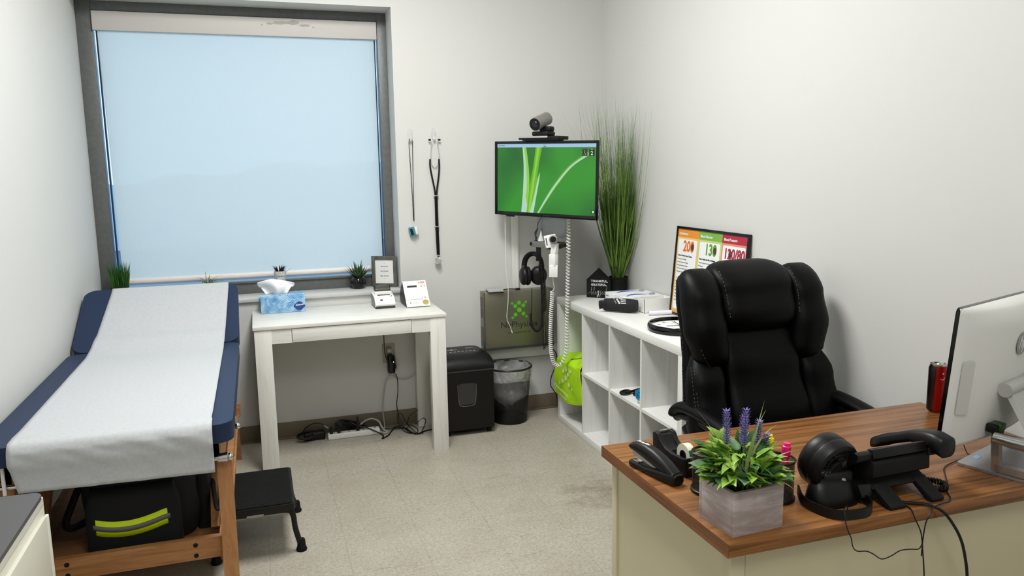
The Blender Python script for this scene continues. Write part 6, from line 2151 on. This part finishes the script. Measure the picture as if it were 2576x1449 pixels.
b.loft([rr(0, -.006), rr(0, .004)])
mk('screen_bezel', b, BLKG, mn, smooth=50)
N_ = 28
def backf(u, v):
    x = .001+(MW-.002)*u
    y = .001+(MH-.002)*v
    ed = min(1, min(u, 1-u)*MW/.012, v*MH/.012)
    top = min(1, (1-v)*MH/.055)
    z = .004+.010*math.sqrt(max(0, 1-(1-ed)**2))
    z += .046*max(0, 1-abs(2*u-1)**2.2)*math.sqrt(max(0, 1-(1-top)**2))*(1-.25*(1-v))*min(1, v*MH/.02)
    return mm_ @ Vector((x, y, z*(1 if top > 0 else .3)+0))
mk('rear_shell', B().grid(N_*2, N_*2, backf), ALU, mn, smooth=60)
b = B().slab(.018, .105, .056, .240, .0, .0010, .006, m=mm_ @ Matrix.Translation((0, 0, .0150)) @ Matrix.Rotation(-.36, 4, 'Y'))
mk('side_inset', b, mat('inset_grey', (200, 200, 196), .35), mn)
b = B().lathe([(.030, 0), (.030, .0012), (0, .0014)], 40, mm_ @ Matrix.Translation((MW/2-.005, .262, .0585)), False)
lg = mk('logo_disc', b, mat('logo_grey', (150, 150, 148), .3, .4), mn)
b = B().text('hp', .046, mm_ @ Matrix.Translation((MW/2-.006, .251, .0602)), 'CENTER', shear=.35, bold=.0006)
mk('lettering', b, mat('logo_light', (214, 214, 210), .3, .3), lg, smooth=0)
hng = mm_ @ Vector((MW/2-.06, .135, .074))
b = B().tube([mm_ @ Vector((MW/2-.085, .152, .066)), mm_ @ Vector((MW/2+.085, .152, .066))], .018, 24)
mk('hinge', b, SILV, mn)
arm_t = [mm_ @ Vector((MW/2+s_*.075, .152, .066)) for s_ in (-1, 1)]
PLc = Vector((1.684, 1.474, QZ))
mpb = Matrix(((mu.x, mnb.x, 0, PLc.x), (mu.y, mnb.y, 0, PLc.y), (0, 0, 1, PLc.z), (0, 0, 0, 1)))
b = B()
lo_ = [mpb @ Vector((.03, .165, .085)), mpb @ Vector((.22, .165, .085))]
ny = mnb*.008
b.loft([[arm_t[0]-ny, arm_t[1]-ny, arm_t[1]+ny, arm_t[0]+ny], [lo_[0]-ny*.5, lo_[1]-ny*.5, lo_[1]+ny*.5, lo_[0]+ny*.5]])
mk('stand_arm', b, SILV, mn)
mk('base_plate', B().slab(0, -.16, .27, 0, .001, .008, .012, .001, m=mpb @ Matrix.Scale(-1, 4, (0, 1, 0))), mat('base_aluminium', (160, 162, 164), .28, .7), mn)
b = B()
for u_ in (.004, .242):
    b.loft([[mpb @ Vector((u_+q[0], n_, z_+q[1]*k)) for q in ((0, -1), (.020, -1), (.020, 1), (0, 1))] for n_, z_, k in ((.090, .019, .009), (.195, .019, .009))])
    b.loft([[mpb @ Vector((u_+q[0], n_+q[1]*.009, z_)) for q in ((0, -1), (.020, -1), (.020, 1), (0, 1))] for n_, z_ in ((.092, .012), (.088, .055), (.086, .100))])
    b.loft([[mpb @ Vector((u_+q[0], n_+q[1]*.009, z_)) for q in ((0, -1), (.020, -1), (.020, 1), (0, 1))] for n_, z_ in ((.192, .012), (.196, .100))])
    b.tube([mpb @ Vector((u_+.010, .080, .094)), mpb @ Vector((u_+.010, .118, .092)), mpb @ Vector((u_+.010, .202, .092))], [.013, .0165, .0165], 18)
b.tube([mpb @ Vector((.014, .185, .092)), mpb @ Vector((.252, .185, .092))], .010, 14)
mk('stand_frame', b, mat('stand_chrome', (190, 190, 190), .22, .9), mn)
mk('sticker', B().box(.062, .012, .0081, .090, .026, .0085, m=mpb), mat('sticker_blue', (120, 160, 206), .4), mn)
us = thing('usb_dongle', 'dark green wireless dongle plugged into the monitor back', 'dongle', mm_ @ Vector((.2, .05, .05)))
mu_ = mm_ @ Matrix.Translation((.158, .052, .050))
mk('casing', B().box(0, -.006, 0, .030, .014, .028, .003, 3, mu_), mat('dark_green_plastic', (20, 66, 24), .35), us)
mk('plug', B().box(-.012, -.010, -.004, .006, .012, .022, .003, 2, mu_), BLK, us)
mk('metal_shield', B().box(.012, -.032, .010, .028, -.004, .026, .001, m=mu_), DGREY, us)
mk('cord', B().tube(smoothpath([mu_ @ Vector((.0, -.006, .012)), mu_ @ Vector((.002, -.025, .012)), mu_ @ Vector((.008, -.040, .010))], 5), .0035, 6), BLK, us)
